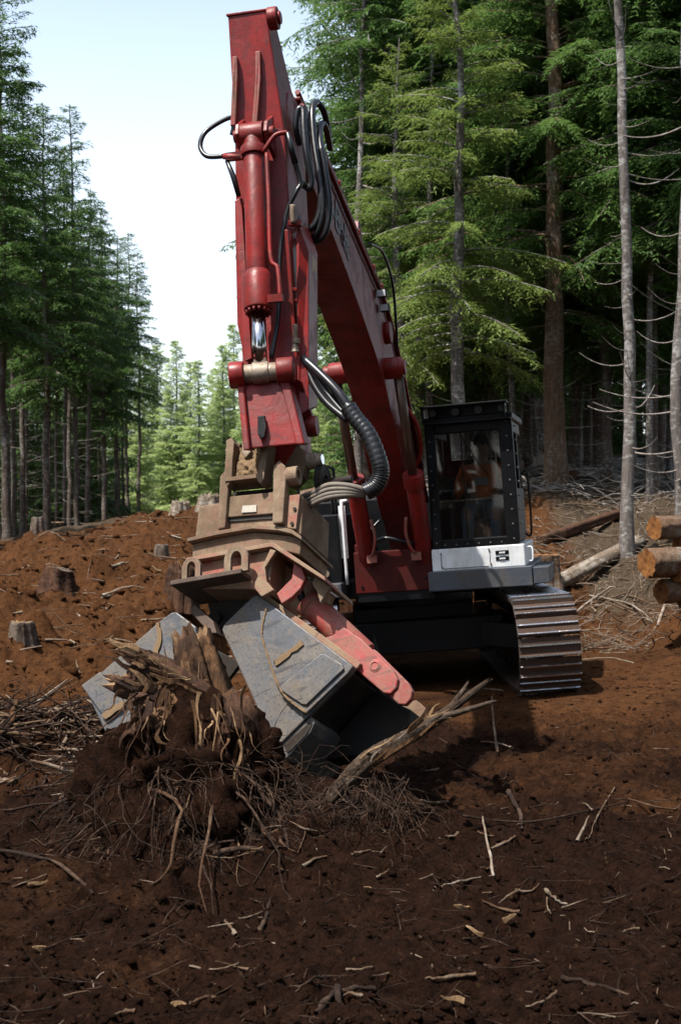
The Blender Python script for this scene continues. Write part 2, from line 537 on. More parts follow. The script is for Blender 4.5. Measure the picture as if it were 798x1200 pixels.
MT['leaf'] = leaf_mat('dark_needles', (0.046, 0.105, 0.026), (0.110, 0.190, 0.048), 0.45)
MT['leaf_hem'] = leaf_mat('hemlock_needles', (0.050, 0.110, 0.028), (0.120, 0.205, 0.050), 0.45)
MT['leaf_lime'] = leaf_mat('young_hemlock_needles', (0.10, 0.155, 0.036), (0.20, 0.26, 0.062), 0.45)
MT['leaf_far'] = leaf_mat('sunlit_needles', (0.30, 0.41, 0.15), (0.44, 0.52, 0.22), 0.55)  # sunlight and distance haze put into the needle colour

# ------------------------------------------------------------------ terrain
ROLL = R(4.2); YAW = R(11.0); ORG = Vector((0.9, 16.0, 0.0))
STUMP = W(235, 960, 7.7)            # middle of the root ball
HEAP = W(55, 840, 9.6)


def ground_h(x, y):
    x = np.asarray(x, dtype=float); y = np.asarray(y, dtype=float)
    y0 = 11.0 + 6.5 * sstep(-5.0, 1.2, x) - 2.5 * sstep(3.2, 5.5, x)
    H = np.interp(x, [-30, -9, -6.7, -2.7, 0, 4, 8, 14, 40], [1.0, 1.1, 1.2, 2.0, 2.1, 2.2, 2.0, 1.9, 2.2])
    y1 = np.interp(x, [-6, 0, 4, 9], [26, 26, 27, 26])
    h = H * sstep(y0, y1, y) * 0.55 + H * np.clip((y - y0) / (y1 - y0), 0, 1) * 0.45
    h = h + np.where(x > 0, 0.085, 0.0) * sstep(-1, 5, x) * np.clip(y - 27, 0, 45)
    h = h - 0.012 * np.clip(y - 30, 0, 80) * sstep(2, -3, x)
    far = sstep(2, 14, np.maximum(y - 9, 0)) * sstep(240, 90, y)
    n1 = fbm(x, y, 3.1, 3, 4, 0.55)
    h = h + n1 * (0.10 + 0.55 * far)
    n2 = fbm(x, y, 0.75, 11, 4, 0.6)
    h = h + n2 * (0.26 + 0.14 * far)
    near = sstep(34, 18, y)
    b = np.abs(fbm(x, y, 0.22, 21, 3, 0.6)); b2 = np.abs(fbm(x, y, 0.085, 31, 2, 0.6))
    h = h + near * (0.27 * (0.22 - b) + 0.13 * (0.22 - b2))
    # broken lumps pushed up on the left slope
    l = np.clip(fbm(x, y, 1.3, 41, 3, 0.6) - 0.07, 0, 1)
    h = h + 1.6 * l * sstep(8, 12, y) * sstep(30, 24, y) * sstep(0.5, -2.0, x)
    h = h + 1.6 * l * sstep(14, 17, y) * sstep(30, 24, y) * sstep(2.8, 3.6, x)
    # mound and pit round the stump, heap of roots to its left
    q = ((x - STUMP.x) / 1.55) ** 2 + ((y - STUMP.y - 0.35) / 1.35) ** 2
    h = h + 0.30 * np.exp(-q * 1.4)
    q = ((x - W(275, 1060, 6.8).x) / 0.42) ** 2 + ((y - 6.85) / 0.28) ** 2
    h = h - 0.16 * np.exp(-q * 1.5)
    q = ((x - HEAP.x + 0.25) / 1.05) ** 2 + ((y - HEAP.y) / 0.8) ** 2
    h = h + 0.50 * np.exp(-q * 1.6)
    q = ((x - 4.9) / 1.7) ** 2 + ((y - 17.6) / 1.4) ** 2
    h = h + 0.42 * np.exp(-q * 1.5)
    # bed of the machine
    s = sstep(3.2, 2.55, np.abs(x - 0.95)) * sstep(12.6, 13.5, y) * sstep(19.6, 18.3, y)
    s2 = sstep(2.2, 1.5, np.abs(x - 0.95)) * sstep(13.5, 14.2, y) * sstep(19.2, 18.0, y)
    s = np.maximum(s, s2)
    bed = math.tan(ROLL) * (x - ORG.x) + 0.005 + n2 * 0.05
    return h * (1 - s) + bed * s


def gh(x, y): return float(ground_h(np.array([x]), np.array([y]))[0])


def axis(a, b, step, lim_lo, lim_hi, g=1.09):
    core = list(np.arange(a, b, step)); lo = []; hi = []
    p, st = a, step
    while p > lim_lo: st *= g; p -= st; lo.append(p)
    p, st = core[-1], step
    while p < lim_hi: st *= g; p += st; hi.append(p)
    return np.array(lo[::-1] + core + hi)


xs = axis(-4.4, 4.4, 0.025, -420, 420, 1.075)
ys = axis(4.7, 13.0, 0.027, -60, 900, 1.026)
XX, YY = np.meshgrid(xs, ys)
ZZ = ground_h(XX, YY)
nx, ny = len(xs), len(ys)
idx = np.arange(nx * ny).reshape(ny, nx)
quads = np.stack([idx[:-1, :-1], idx[:-1, 1:], idx[1:, 1:], idx[1:, :-1]], -1).reshape(-1, 4)
gm = raw_mesh('ground', np.stack([XX, YY, ZZ], -1).reshape(-1, 3), quads, MT['soil'], True)
dry = (0.75 * sstep(10.0, 15, YY) * sstep(0.5, -2.0, XX) * sstep(-8, -5.5, XX) + 0.62 * sstep(11.0, 16, YY) * sstep(-1.5, 1.5, XX)
       + 0.10 * sstep(8, 10, YY) + 0.12)
dry = dry + 1.1 * fbm(XX, YY, 1.8, 51, 4, 0.6)
lit = (sstep(17.5, 21, YY) * sstep(3.0, 4.2, XX) * 0.9 + sstep(26.5, 29, YY) * 0.75 * sstep(-30, -5, XX) * 1.0 + sstep(-4.5, -6.5, XX) * 0.3)
lit = np.clip(lit, 0, 0.95) + 0.4 * fbm(XX, YY, 1.6, 61, 3)
for nm, arr in (('dry', dry), ('litter', lit)):
    a = gm.attributes.new(nm, 'FLOAT', 'POINT'); a.data.foreach_set('value', arr.astype(np.float32).ravel())
ground = link('ground', gm)
tag(ground, 'churned dark brown soil with an orange slope rising behind', 'ground', kind='structure')

# ------------------------------------------------------------------ trees
def tube_arrays(paths, radii, n=5):
    """many thin tapered tubes -> arrays; paths (k,m,3), radii (k,m)"""
    P = np.asarray(paths, dtype=float); Rr = np.asarray(radii, dtype=float)
    k, m, _ = P.shape
    T = np.gradient(P, axis=1)
    T /= np.linalg.norm(T, axis=2, keepdims=True) + 1e-9
    up = np.zeros_like(T); up[..., 2] = 1
    vert = np.abs(T[..., 2:3]) > 0.9
    up = np.where(vert, np.array([1.0, 0, 0]), up)
    A = np.cross(T, up); A /= np.linalg.norm(A, axis=2, keepdims=True) + 1e-9
    B = np.cross(T, A)
    an = np.arange(n) * 2 * np.pi / n
    V = P[:, :, None, :] + Rr[:, :, None, None] * (A[:, :, None, :] * np.cos(an)[None, None, :, None] + B[:, :, None, :] * np.sin(an)[None, None, :, None])
    ids = np.arange(k * m * n).reshape(k, m, n)
    a = ids[:, :-1, :]; b = ids[:, 1:, :]
    Q = np.stack([a, np.roll(a, -1, 2), np.roll(b, -1, 2), b], -1).reshape(-1, 4)
    return V.reshape(-1, 3), Q


def trunk_path(rs, H, bend):
    z = np.linspace(0, H, 26)
    x = bend * np.cumsum(rs.randn(26)) * 0.05; y = bend * np.cumsum(rs.randn(26)) * 0.05
    x -= x[0]; y -= y[0]
    return np.stack([x, y, z], -1)


def conifer(seed, H, cb, Rc, r0, bpm, leafmat, barkmat, leaf=(0.10, 0.030), step=0.075, tw=0.11, droop=0.5, deadpm=3.0, deadlen=1.3, sparse=0.0, dead_from=0.06):
    rs = np.random.RandomState(seed)
    tp = trunk_path(rs, H, 0.6)
    tz = tp[:, 2]
    rad = r0 * (1 - tz / H) ** 0.8 + 0.012
    rad = rad * (1 + 0.55 * np.exp(-tz / 0.35))
    tp2 = tp.copy(); tp2[0, 2] = -0.6
    V, Q = tube_arrays([tp2], [rad], 12)
    trunk = raw_mesh('trunk', V, Q, barkmat, True)
    at = lambda z: np.array([np.interp(z, tz, tp[:, 0]), np.interp(z, tz, tp[:, 1]), z])
    bp, br, LV = [], [], []
    nb = int((1 - cb) * H * bpm)
    for i in range(nb):
        t = (i + rs.rand()) / nb
        if rs.rand() < sparse: continue
        z0 = H * (cb + (1 - cb) * t * 0.985)
        prof = (1 - t) ** 0.75 * (0.55 + 0.45 * min(1, t * 5 + 0.25))
        L = Rc * prof * rs.uniform(0.6, 1.12) + 0.14
        a = rs.rand() * 6.283
        rdir = np.array([math.cos(a), math.sin(a), 0]); sdir = np.array([-math.sin(a), math.cos(a), 0])
        s = np.linspace(0, 1, 7)
        p = 0.55 * t + 0.12 + rs.uniform(-0.12, 0.12); q = droop * (1.15 - 0.75 * t) * rs.uniform(0.8, 1.25)
        zz = L * (p * s - q * s ** 2 + 0.18 * q * s ** 3)
        side = rs.uniform(-0.12, 0.12)
        path = at(z0)[None] + rdir[None] * (L * s)[:, None] + sdir[None] * (side * L * s ** 2)[:, None] + np.array([0, 0, 1.0])[None] * zz[:, None]
        bp.append(path); br.append((0.006 + 0.011 * L * (1 - s * 0.85)))
        m = max(4, int(L / tw))
        sk = np.repeat(np.linspace(0.14, 1.0, m), 2)
        sk = np.clip(sk + rs.uniform(-0.03, 0.03, len(sk)), 0.08, 1)
        sg = np.tile([1.0, -1.0], m)
        Pk = np.stack([np.interp(sk, s, path[:, j]) for j in range(3)], -1)
        slope = L * (p - 2 * q * sk + 0.54 * q * sk ** 2)
        Tk = rdir[None] * L + sdir[None] * (2 * side * L * sk)[:, None] + np.array([0, 0, 1.0])[None] * slope[:, None]
        Tk /= np.linalg.norm(Tk, axis=1, keepdims=True)
        tl = (0.10 + 0.46 * L * (1.02 - sk) ** 0.75 * np.minimum(1, sk * 2.6)) * rs.uniform(0.55, 1.15, len(sk))
        tl = np.minimum(tl, 0.95)
        Dk = Tk * 0.62 + sdir[None] * (sg * 0.8)[:, None] + rs.uniform(-0.18, 0.18, (len(sk), 3)); Dk[:, 2] -= rs.uniform(0.0, 0.5, len(sk))
        Dk /= np.linalg.norm(Dk, axis=1, keepdims=True)
        nl = np.maximum(2, (tl / step).astype(int))
        K = np.repeat(np.arange(len(sk)), nl)
        j = np.concatenate([np.arange(q_) for q_ in nl]).astype(float)
        tt = (j + 0.6) / np.repeat(nl, nl)
        dist = tt * tl[K]
        for sgn in (1.0, -1.0):
            base = Pk[K] + Dk[K] * dist[:, None]
            base[:, 2] -= 0.7 * dist ** 2
            base += rs.uniform(-0.018, 0.018, base.shape)
            S2 = np.cross(Dk[K], np.array([0, 0, 1.0])[None]); S2 /= np.linalg.norm(S2, axis=1, keepdims=True) + 1e-9
            ld = Dk[K] * 0.75 + S2 * sgn * 0.62 + rs.uniform(-0.4, 0.4, base.shape); ld[:, 2] -= 0.2
            ld /= np.linalg.norm(ld, axis=1, keepdims=True)
            wd = np.cross(ld, rs.uniform(-0.5, 0.5, base.shape) + np.array([0, 0, 1.0])[None]); wd /= np.linalg.norm(wd, axis=1, keepdims=True) + 1e-9
            ll = leaf[0] * rs.uniform(0.6, 1.25, (len(base), 1)); ww = leaf[1] * rs.uniform(0.7, 1.2, (len(base), 1))
            LV.append(np.stack([base - wd * ww * 0.5, base + wd * ww * 0.5 + ld * ll * 0.25, base + ld * ll], 1))
    V, Q = tube_arrays(bp, br, 3)
    branches = raw_mesh('branches', V, Q, barkmat, True)
    LV = np.concatenate(LV).reshape(-1, 3)
    crown = raw_mesh('crown', LV, np.arange(len(LV)).reshape(-1, 3), leafmat)
    # dead lower branches
    dp, dr = [], []
    nd = max(1, int(max(cb * H - H * dead_from, 0.5) * deadpm))
    for i in range(nd):
        z0 = H * dead_from + (cb * H * 1.12 - H * dead_from) * (i + rs.rand()) / nd
        a = rs.rand() * 6.283
        L = deadlen * rs.uniform(0.25, 1.0)
        s = np.linspace(0, 1, 7)
        rdir = np.array([math.cos(a), math.sin(a), 0]); sdir = np.array([-math.sin(a), math.cos(a), 0])
        zz = L * (rs.uniform(-0.35, 0.1) * s + rs.uniform(0.1, 0.55) * s ** 2)
        w = rs.uniform(-0.3, 0.3)
        dp.append(at(z0)[None] + rdir[None] * (L * s)[:, None] + sdir[None] * (w * L * s ** 2)[:, None] + np.array([0, 0, 1.0])[None] * zz[:, None])
        dr.append(0.013 * (1 - s * 0.8) * (0.5 + L * 0.35))
    V, Q = tube_arrays(dp, dr, 4)
    dead = raw_mesh('dead_branches', V, Q, MT['twig'], True)
    return trunk, branches, crown, dead


VAR = {}
for i in range(4):
    VAR['spruce%d' % i] = conifer(100 + i, 15.5, [0.34, 0.50, 0.40, 0.56][i], [2.4, 1.9, 2.5, 1.7][i], [0.125, 0.10, 0.13, 0.09][i], 13.5, MT['leaf'], MT['bark'], leaf=(0.17, 0.055), step=0.085, tw=0.10, droop=0.45)
for i in range(3):
    VAR['hemlock%d' % i] = conifer(200 + i, 18.0, [0.30, 0.42, 0.24][i], [3.1, 2.7, 3.3][i], [0.13, 0.12, 0.15][i], 16, MT['leaf_hem'], MT['bark'], leaf=(0.16, 0.05), step=0.08, tw=0.10, droop=0.42, deadpm=4.0, deadlen=1.8)
VAR['lime'] = conifer(300, 11.0, 0.25, 2.1, 0.13, 15, MT['leaf_lime'], MT['bark_pale'], leaf=(0.12, 0.036), step=0.06, tw=0.08, droop=0.48, sparse=0.15, deadlen=1.2)
for i in range(2):
    VAR['spray%d' % i] = conifer(320 + i, 13.0, [0.16, 0.22][i], 2.5, 0.10, 13, MT['leaf_hem'], MT['bark'], leaf=(0.14, 0.042), step=0.068, tw=0.09, droop=0.52, sparse=0.1, deadpm=5, deadlen=1.8)
VAR['big'] = conifer(310, 19.0, 0.17, 3.0, 0.21, 13, MT['leaf_hem'], MT['bark_brown'], leaf=(0.13, 0.04), step=0.065, tw=0.085, droop=0.50, sparse=0.15, deadpm=5, deadlen=2.2)
for i in range(2):
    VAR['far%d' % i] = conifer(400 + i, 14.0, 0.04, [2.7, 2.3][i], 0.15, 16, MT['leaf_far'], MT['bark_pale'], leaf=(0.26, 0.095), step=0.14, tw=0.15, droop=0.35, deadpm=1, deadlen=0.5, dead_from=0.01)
VAR['bare'] = conifer(500, 17.0, 0.60, 2.0, 0.088, 14, MT['leaf_hem'], MT['bark_pale'], leaf=(0.16, 0.05), deadpm=0.01)
VAR['pole'] = conifer(510, 15.0, 0.50, 1.8, 0.085, 13, MT['leaf'], MT['bark'], leaf=(0.17, 0.055), step=0.09, tw=0.11, deadpm=4.5, deadlen=1.6)
for i in range(2):
    VAR['young%d' % i] = conifer(600 + i, 6.0, 0.03, [1.5, 1.25][i], 0.05, 15, MT['leaf'], MT['bark'], leaf=(0.17, 0.055), step=0.09, tw=0.11, droop=0.4, deadpm=1, deadlen=0.3, dead_from=0.005)
tree_i = 0


def tree(var, x, y, sc, label, group, rz=None, sink=0.1, name='conifer_tree', lean=(0, 0)):
    global tree_i
    tree_i += 1
    root = empty(name, (x, y, gh(x, y) - sink), rnd.uniform(0, 6.28) if rz is None else rz)
    root.rotation_euler.x = lean[0]; root.rotation_euler.y = lean[1]
    root.scale = (sc, sc, sc)
    tag(root, label, 'tree', group)
    for nm, me in zip(('trunk', 'branches', 'crown', 'dead_branches'), VAR[var]):
        if var == 'bare' and nm == 'dead_branches': continue
        o = link(nm, me, root)
        if nm in ('branches', 'crown', 'dead_branches'): o['kind'] = 'stuff'
    return root


def tpx(px, d): return (px - 399) * d / F


# wood on the other sides of the clearing (it closes the low sky all round)
for k in range(30):
    y = rnd.uniform(-16, 20); x = rnd.uniform(9.5, 17)
    if x * F / max(y, 1) < 520 * 1.0 and y > 5: x = 520 * y / F + 3.0
    tree(rnd.choice(['spruce0', 'spruce2', 'hemlock2']), x, y, rnd.uniform(.85, 1.05), 'conifer of the dense wood beside the clearing', 'conifers beside the clearing')
for k in range(22):
    tree(rnd.choice(['spruce0', 'spruce2', 'hemlock2']), rnd.uniform(-14, 12), rnd.uniform(-24, -13), rnd.uniform(.85, 1.05), 'conifer of the dense wood beside the clearing', 'conifers beside the clearing')
for k in range(14):
    tree(rnd.choice(['spruce0', 'spruce2', 'hemlock2']), rnd.uniform(-19, -11.5), rnd.uniform(-12, 22), rnd.uniform(.75, .95), 'conifer of the dense wood beside the clearing', 'conifers beside the clearing')

# left row along the clearing
LL = 'tall dark green conifer with bare lower trunk in the row above the slope'
LG = 'conifers along the near edge of the clearing'
for (px, d, var, sc) in [(-25, 30, 'spruce0', 0.82), (10, 33, 'spruce2', 0.80), (54, 36, 'spruce0', 0.735), (82, 41, 'spruce3', 0.74), (103, 45, 'spruce1', 0.73),
                         (122, 50, 'spruce0', 0.77), (136, 55, 'spruce2', 0.78), (150, 61, 'spruce3', 0.85), (164, 66, 'spruce1', 0.86)]:
    tree(var, tpx(px, d), d, sc, LL, LG, lean=(rnd.uniform(-.015, .015), rnd.uniform(-.015, .015)))
LB = 'dark conifer standing deeper in the wood behind the front row of trees'
GB = 'conifers deeper in the wood'
for k in range(22):
    d = 33 + 36 * rnd.random()
    x = tpx(95 - 60 * max(0, (50 - d) / 20), d) - 1.5 - rnd.uniform(0.3, 11)
    tree(rnd.choice(['spruce0', 'spruce1', 'spruce2', 'spruce3', 'pole', 'pole']), x, d, rnd.uniform(0.62, 0.85), LB, GB)
# trees outside the left of the view whose shade falls on the slope
for (x, y, sc) in [(-9.3, 25.5, 0.8), (-8.6, 21.0, 0.75), (-10.6, 17.0, 0.8), (-9.6, 12.5, 0.7), (-11.5, 28, 0.8)]:
    tree(rnd.choice(['spruce0', 'spruce2']), x, y, sc, 'dark conifer by the open slope with its lower trunk bare', 'conifers beside the slope')
# sunlit far trees closing the clearing
LF = 'bright pale green sunlit conifer branched to the ground at the far end of the clearing'
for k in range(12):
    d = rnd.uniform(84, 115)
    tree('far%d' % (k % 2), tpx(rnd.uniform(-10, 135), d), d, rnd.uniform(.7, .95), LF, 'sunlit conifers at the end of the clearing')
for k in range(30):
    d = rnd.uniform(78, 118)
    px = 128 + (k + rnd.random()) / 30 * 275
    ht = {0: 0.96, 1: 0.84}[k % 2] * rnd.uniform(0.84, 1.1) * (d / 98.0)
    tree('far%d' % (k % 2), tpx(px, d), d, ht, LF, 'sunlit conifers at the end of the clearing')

# right wood: the ones that can be told apart
tree('lime', tpx(537, 25.5), 25.5, 0.98, 'slim hemlock with pale yellow-green drooping sprays behind the cab', None, rz=1.0)
tree('lime', tpx(468, 29), 29, 0.86, 'small yellow-green hemlock behind the boom', None, rz=2.9)
tree('big', tpx(652, 28), 28, 1.0, 'stout red-brown conifer trunk with sparse green sprays, beside the operator cab', None, rz=2.2)
b1 = tree('bare', tpx(735, 22), 22, 1.0, 'slim pale grey bare trunk with upturned dead twigs standing by the bleached log', None, rz=0.4)
b2 = tree('bare', tpx(800, 20.5), 20.5, 0.95, 'grey bare trunk with dead twigs rising behind the log pile', None, rz=2.4)
b3 = tree('bare', tpx(419, 31), 31, 0.96, 'pale barked trunk with long bare twigs rising behind the boom', None, rz=4.4, lean=(0, 0.01))
# dead twigs of the three bare trunks, each a part
dead_meshes = []
for k in range(5):
    rs = np.random.RandomState(900 + k)
    s = np.linspace(0, 1, 9)
    p = np.stack([s, 0.12 * rs.uniform(-1, 1) * s ** 2, rs.uniform(-0.42, -0.2) * s + rs.uniform(0.35, 0.6) * s ** 2], -1)
    V, Q = tube_arrays([p], [0.011 * (1 - 0.85 * s) + 0.002], 5)
    dead_meshes.append(raw_mesh('dead_branch', V, Q, MT['twig'], True))
for root, z0, z1, n, lm in ((b1, 0.9, 10.3, 44, 1.0), (b2, 1.0, 9.5, 34, 1.1), (b3, 4.5, 10.5, 22, 1.8)):
    me = VAR['bare'][0]
    for k in range(n):
        z = z0 + (z1 - z0) * (k + rnd.random()) / n
        co = [v.co for v in me.vertices if abs(v.co.z - z) < 0.8]
        cx = sum(c.x for c in co) / len(co); cy = sum(c.y for c in co) / len(co)
        o = link('dead_branch', rnd.choice(dead_meshes), root)
        o.location = (cx, cy, z); L = rnd.uniform(0.35, 1.15) * lm
        o.rotation_euler = (0, 0, rnd.uniform(0, 6.28)); o.scale = (L, L, L * rnd.uniform(0.7, 1.3))
LR = 'green hemlock in the dense wood behind the machine'
GR = 'hemlocks of the wood behind the machine'
spots = [(430, 36), (492, 33), (585, 34), (610, 39), (700, 31), (765, 28), (830, 26), (860, 31), (560, 43), (510, 46), (455, 48), (680, 40), (740, 37), (800, 36)]
for (px, d) in spots:
    tree(rnd.choice(['hemlock0', 'hemlock1', 'hemlock2']), tpx(px, d), d, rnd.uniform(0.9, 1.1), LR, GR)
for (px, d, sc) in [(512, 31, .95), (575, 30.5, 1.0), (618, 33, 1.05), (690, 34, 1.0), (712, 29, .9), (772, 31, 1.0), (640, 37, 1.1), (548, 36, 1.1), (480, 38, 1.1), (820, 29, 1.0)]:
    tree(rnd.choice(['spray0', 'spray1']), tpx(px, d), d, sc, 'mid green hemlock with drooping sprays hanging low at the edge of the wood', 'low hanging hemlocks at the wood edge')
for (px, d, sc) in [(500, 30, .8), (562, 33, .75), (596, 29.5, .7), (628, 35, .8), (676, 32, .72), (708, 36, .8), (760, 27, .7), (782, 33, .75), (486, 34, .85), (444, 35, .8)]:
    tree('bare', tpx(px, d), d, sc, 'thin grey trunk bare to a high crown inside the edge of the wood', 'thin grey trunks inside the wood edge')
LP_ = 'thin dark trunked conifer in the shade among the hemlocks'
for k in range(46):
    d = 31 + 32 * rnd.random()
    px = rnd.uniform(455, 900)
    x = tpx(px, d)
    if d < 40 and 500 < px < 560: continue
    tree(rnd.choice(['pole', 'pole', 'spruce1', 'hemlock1', 'hemlock0']), x, d, rnd.uniform(0.75, 1.1), LP_, 'thin conifers in the shaded wood')
for k in range(22):
    d = rnd.uniform(62, 80); px = rnd.uniform(400, 860)
    tree(rnd.choice(['spruce0', 'spruce2', 'hemlock2']), tpx(px, d), d, rnd.uniform(0.9, 1.15), 'dark conifer closing the back of the wood', 'conifers at the back of the wood')


LU = 'young dark conifer branched to the ground in the shade of the tall trees'
for k in range(46):
    d = rnd.uniform(44, 74); px = rnd.uniform(430, 840)
    tree('young%d' % (k % 2), tpx(px, d), d, rnd.uniform(.8, 1.7), LU, 'young conifers in the shade')
for k in range(24):
    d = rnd.uniform(36, 62); px = rnd.uniform(-20, 95 + (d - 36) * 2.2)
    tree('pole', tpx(px, d), d, rnd.uniform(.7, .9), 'slender dark trunk among the row of tall conifers', 'slender trunks in the conifer row')
for k in range(44):
    d = rnd.uniform(52, 84); px = rnd.uniform(-30, 125)
    tree('young%d' % (k % 2), tpx(px, d), d, rnd.uniform(.8, 1.5), LU, 'young conifers in the shade')

# ------------------------------------------------------------------ excavator
cr, sr = math.cos(ROLL), math.sin(ROLL)
RM = Matrix(((cr, 0, -sr), (0, 1, 0), (sr, 0, cr)))
fw = RM @ Vector((-math.sin(YAW), -math.cos(YAW), 0))
lf = RM @ Vector((math.cos(YAW), -math.sin(YAW), 0))
upv = RM @ Vector((0, 0, 1))
MX = Matrix(((fw.x, lf.x, upv.x, ORG.x), (fw.y, lf.y, upv.y, ORG.y), (fw.z, lf.z, upv.z, ORG.z), (0, 0, 0, 1)))
MI = MX.inverted()
ex = empty('excavator')
ex.matrix_world = MX
tag(ex, 'red tracked excavator with black cab, raised boom and stump grapple gripping a stump', 'excavator')
UC = Matrix.Rotation(YAW, 4, 'Z')          # undercarriage points straight down the clearing; house is slewed
ZU = Vector((0, 0, 1))


def P3(u, v, w): return Vector((u, v, w))


def side_prism(prof, v0, v1, frame=None):
    m = MB(frame)
    m.prism([P3(u, v0, w) for u, w in prof], (0, v1 - v0, 0))
    return m


# --- undercarriage
car = MB(UC)
car.prism([(-1.0, -0.85, 0.42), (1.0, -0.85, 0.42), (1.0, 0.85, 0.42), (-1.0, 0.85, 0.42)], (0, 0, 0.34))
car.prism([(-0.75, -0.7, 0.74), (0.75, -0.7, 0.74), (0.6, 0.6, 0.74), (-0.75, 0.7, 0.74)], (0, 0, 0.16))
for sx in (-1, 1):
    for sy in (-1, 1):
        car.prism([(sx * 0.55, sy * 0.6, 0.45), (sx * 0.98, sy * 0.6, 0.45), (sx * 1.2, sy * 1.0, 0.40), (sx * 0.8, sy * 1.0, 0.40)], (0, 0, 0.26))
carbody = car.build('carbody', MT['black'], ex, 0.012)
MB(UC).ring((0, 0, 0.95), ZU, 0.66, 0.45, 0.14, 40).build('slew_ring', MT['black'], carbody, 0.01)
# track shoe shared mesh: plate, two leading ribs
sm = MB()
sm.prism([(-0.094, -0.30, 0), (0.094, -0.30, 0), (0.094, 0.30, 0), (-0.094, 0.30, 0)], (0, 0, 0.018))
sm.prism([(0.062, -0.298, 0.016), (0.090, -0.298, 0.016), (0.086, -0.298, 0.052), (0.070, -0.298, 0.052)], (0, 0.596, 0))
sm.prism([(-0.034, -0.296, 0.016), (-0.012, -0.296, 0.016), (-0.016, -0.296, 0.033), (-0.028, -0.296, 0.033)], (0, 0.592, 0))
shoe_o = sm.build('track_shoe', MT['shoe'], None, 0.003, seg=1)
shoe_me = shoe_o.data
bpy.data.objects.remove(shoe_o)
shoe_me.materials.append(MT['grouser'])
bars = MB()
bars2 = MB()
bars2.prism([(-0.0335, -0.295, 0.031), (-0.0125, -0.295, 0.031), (-0.016, -0.295, 0.041), (-0.029, -0.295, 0.041)], (0, 0.590, 0))
bar2_o = bars2.build('grouser_bar', MT['grouser'], None)
bar2_me = bar2_o.data
bpy.data.objects.remove(bar2_o)
bars.prism([(0.0695, -0.297, 0.050), (0.0868, -0.297, 0.050), (0.083, -0.297, 0.060), (0.073, -0.297, 0.060)], (0, 0.594, 0))
bar_o = bars.build('grouser_bar', MT['grouser'], None)
bar_me = bar_o.data
bpy.data.objects.remove(bar_o)
rI, zI, xI = 0.43, 0.505, 1.82


def track_pos(s):
    L1 = 2 * xI; C = math.pi * rI; tot = 2 * L1 + 2 * C
    s %= tot
    if s < L1: return Vector((-xI + s, 0, zI + rI)), 0.0                     # top, forward
    s -= L1
    if s < C:
        a = s / rI; return Vector((xI + rI * math.sin(a), 0, zI + rI * math.cos(a))), a
    s -= C
    if s < L1: return Vector((xI - s, 0, zI - rI)), math.pi
    s -= L1
    a = s / rI; return Vector((-xI - rI * math.sin(a), 0, zI - rI * math.cos(a))), math.pi + a


tot = 4 * xI + 2 * math.pi * rI
NS = int(round(tot / 0.196))
for sy in (1, -1):
    yy = sy * 1.16
    fr = MB(UC)
    fr.prism([(-1.5, yy - 0.17, 0.32), (1.45, yy - 0.17, 0.32), (1.5, yy - 0.17, 0.62), (1.1, yy - 0.17, 0.74), (-1.2, yy - 0.17, 0.74), (-1.55, yy - 0.17, 0.6)], (0, 0.34, 0))
    for sgn in (-1, 1):
        fr.box((1.5, yy + sgn * 0.13, 0.5), (0.75, 0.04, 0.2))
    tf = fr.build('track_frame', MT['black'], ex, 0.012)
    w = MB(UC)
    w.tube([(xI, yy - 0.15, zI), (xI, yy - 0.13, zI), (xI, yy + 0.13, zI), (xI, yy + 0.15, zI)], [0.33, 0.37, 0.37, 0.33], 28, smooth=False)
    w.ring((xI, yy, zI), (0, 1, 0), 0.395, 0.30, 0.12, 28)
    w.cyl((xI, yy - 0.2, zI), (xI, yy + 0.2, zI), 0.09, 16)
    w.build('idler_wheel', MT['idler'], tf, 0.01)
    w = MB(UC)
    pr = []
    for k in range(44):
        a = 2 * math.pi * k / 44; r = 0.41 if k % 2 else 0.36
        pr.append((-xI + r * math.cos(a), yy - 0.05, zI + r * math.sin(a)))
    w.prism(pr, (0, 0.10, 0)); w.cyl((-xI, yy - 0.18, zI), (-xI, yy + 0.22, zI), 0.24, 24)
    w.build('drive_sprocket', MT['steel_dark'], tf)
    for k in range(7):
        x = -1.3 + k * 0.42
        MB(UC).tube([(x, yy - 0.16, 0.22), (x, yy - 0.06, 0.22), (x, yy + 0.06, 0.22), (x, yy + 0.16, 0.22)], [0.13, 0.10, 0.10, 0.13], 16, smooth=False).build('track_roller', MT['steel_dark'], tf)
    for k in range(NS):
        p, a = track_pos(k * tot / NS)
        M = UC @ Matrix.Translation((p.x, yy, p.z)) @ Matrix.Rotation(a, 4, 'Y')
        o = link('track_shoe', shoe_me, tf); o.matrix_local = M
        o2 = link('grouser_bar', bar_me, tf); o2.matrix_local = M
        o2 = link('grouser_bar', bar2_me, tf); o2.matrix_local = M
    ch = MB(UC)
    for off in (-0.07, 0.07):
        path = [track_pos(k * tot / 60)[0] for k in range(61)]
        ctr = Vector((0, 0, zI))
        path = [Vector((q.x * 0.975, yy + off, zI + (q.z - zI) * 0.90)) for q in path]
        ch.tube(path, 0.035, 4, caps=False, smooth=False)
    ch.build('track_chain', MT['steel_dark'], tf)

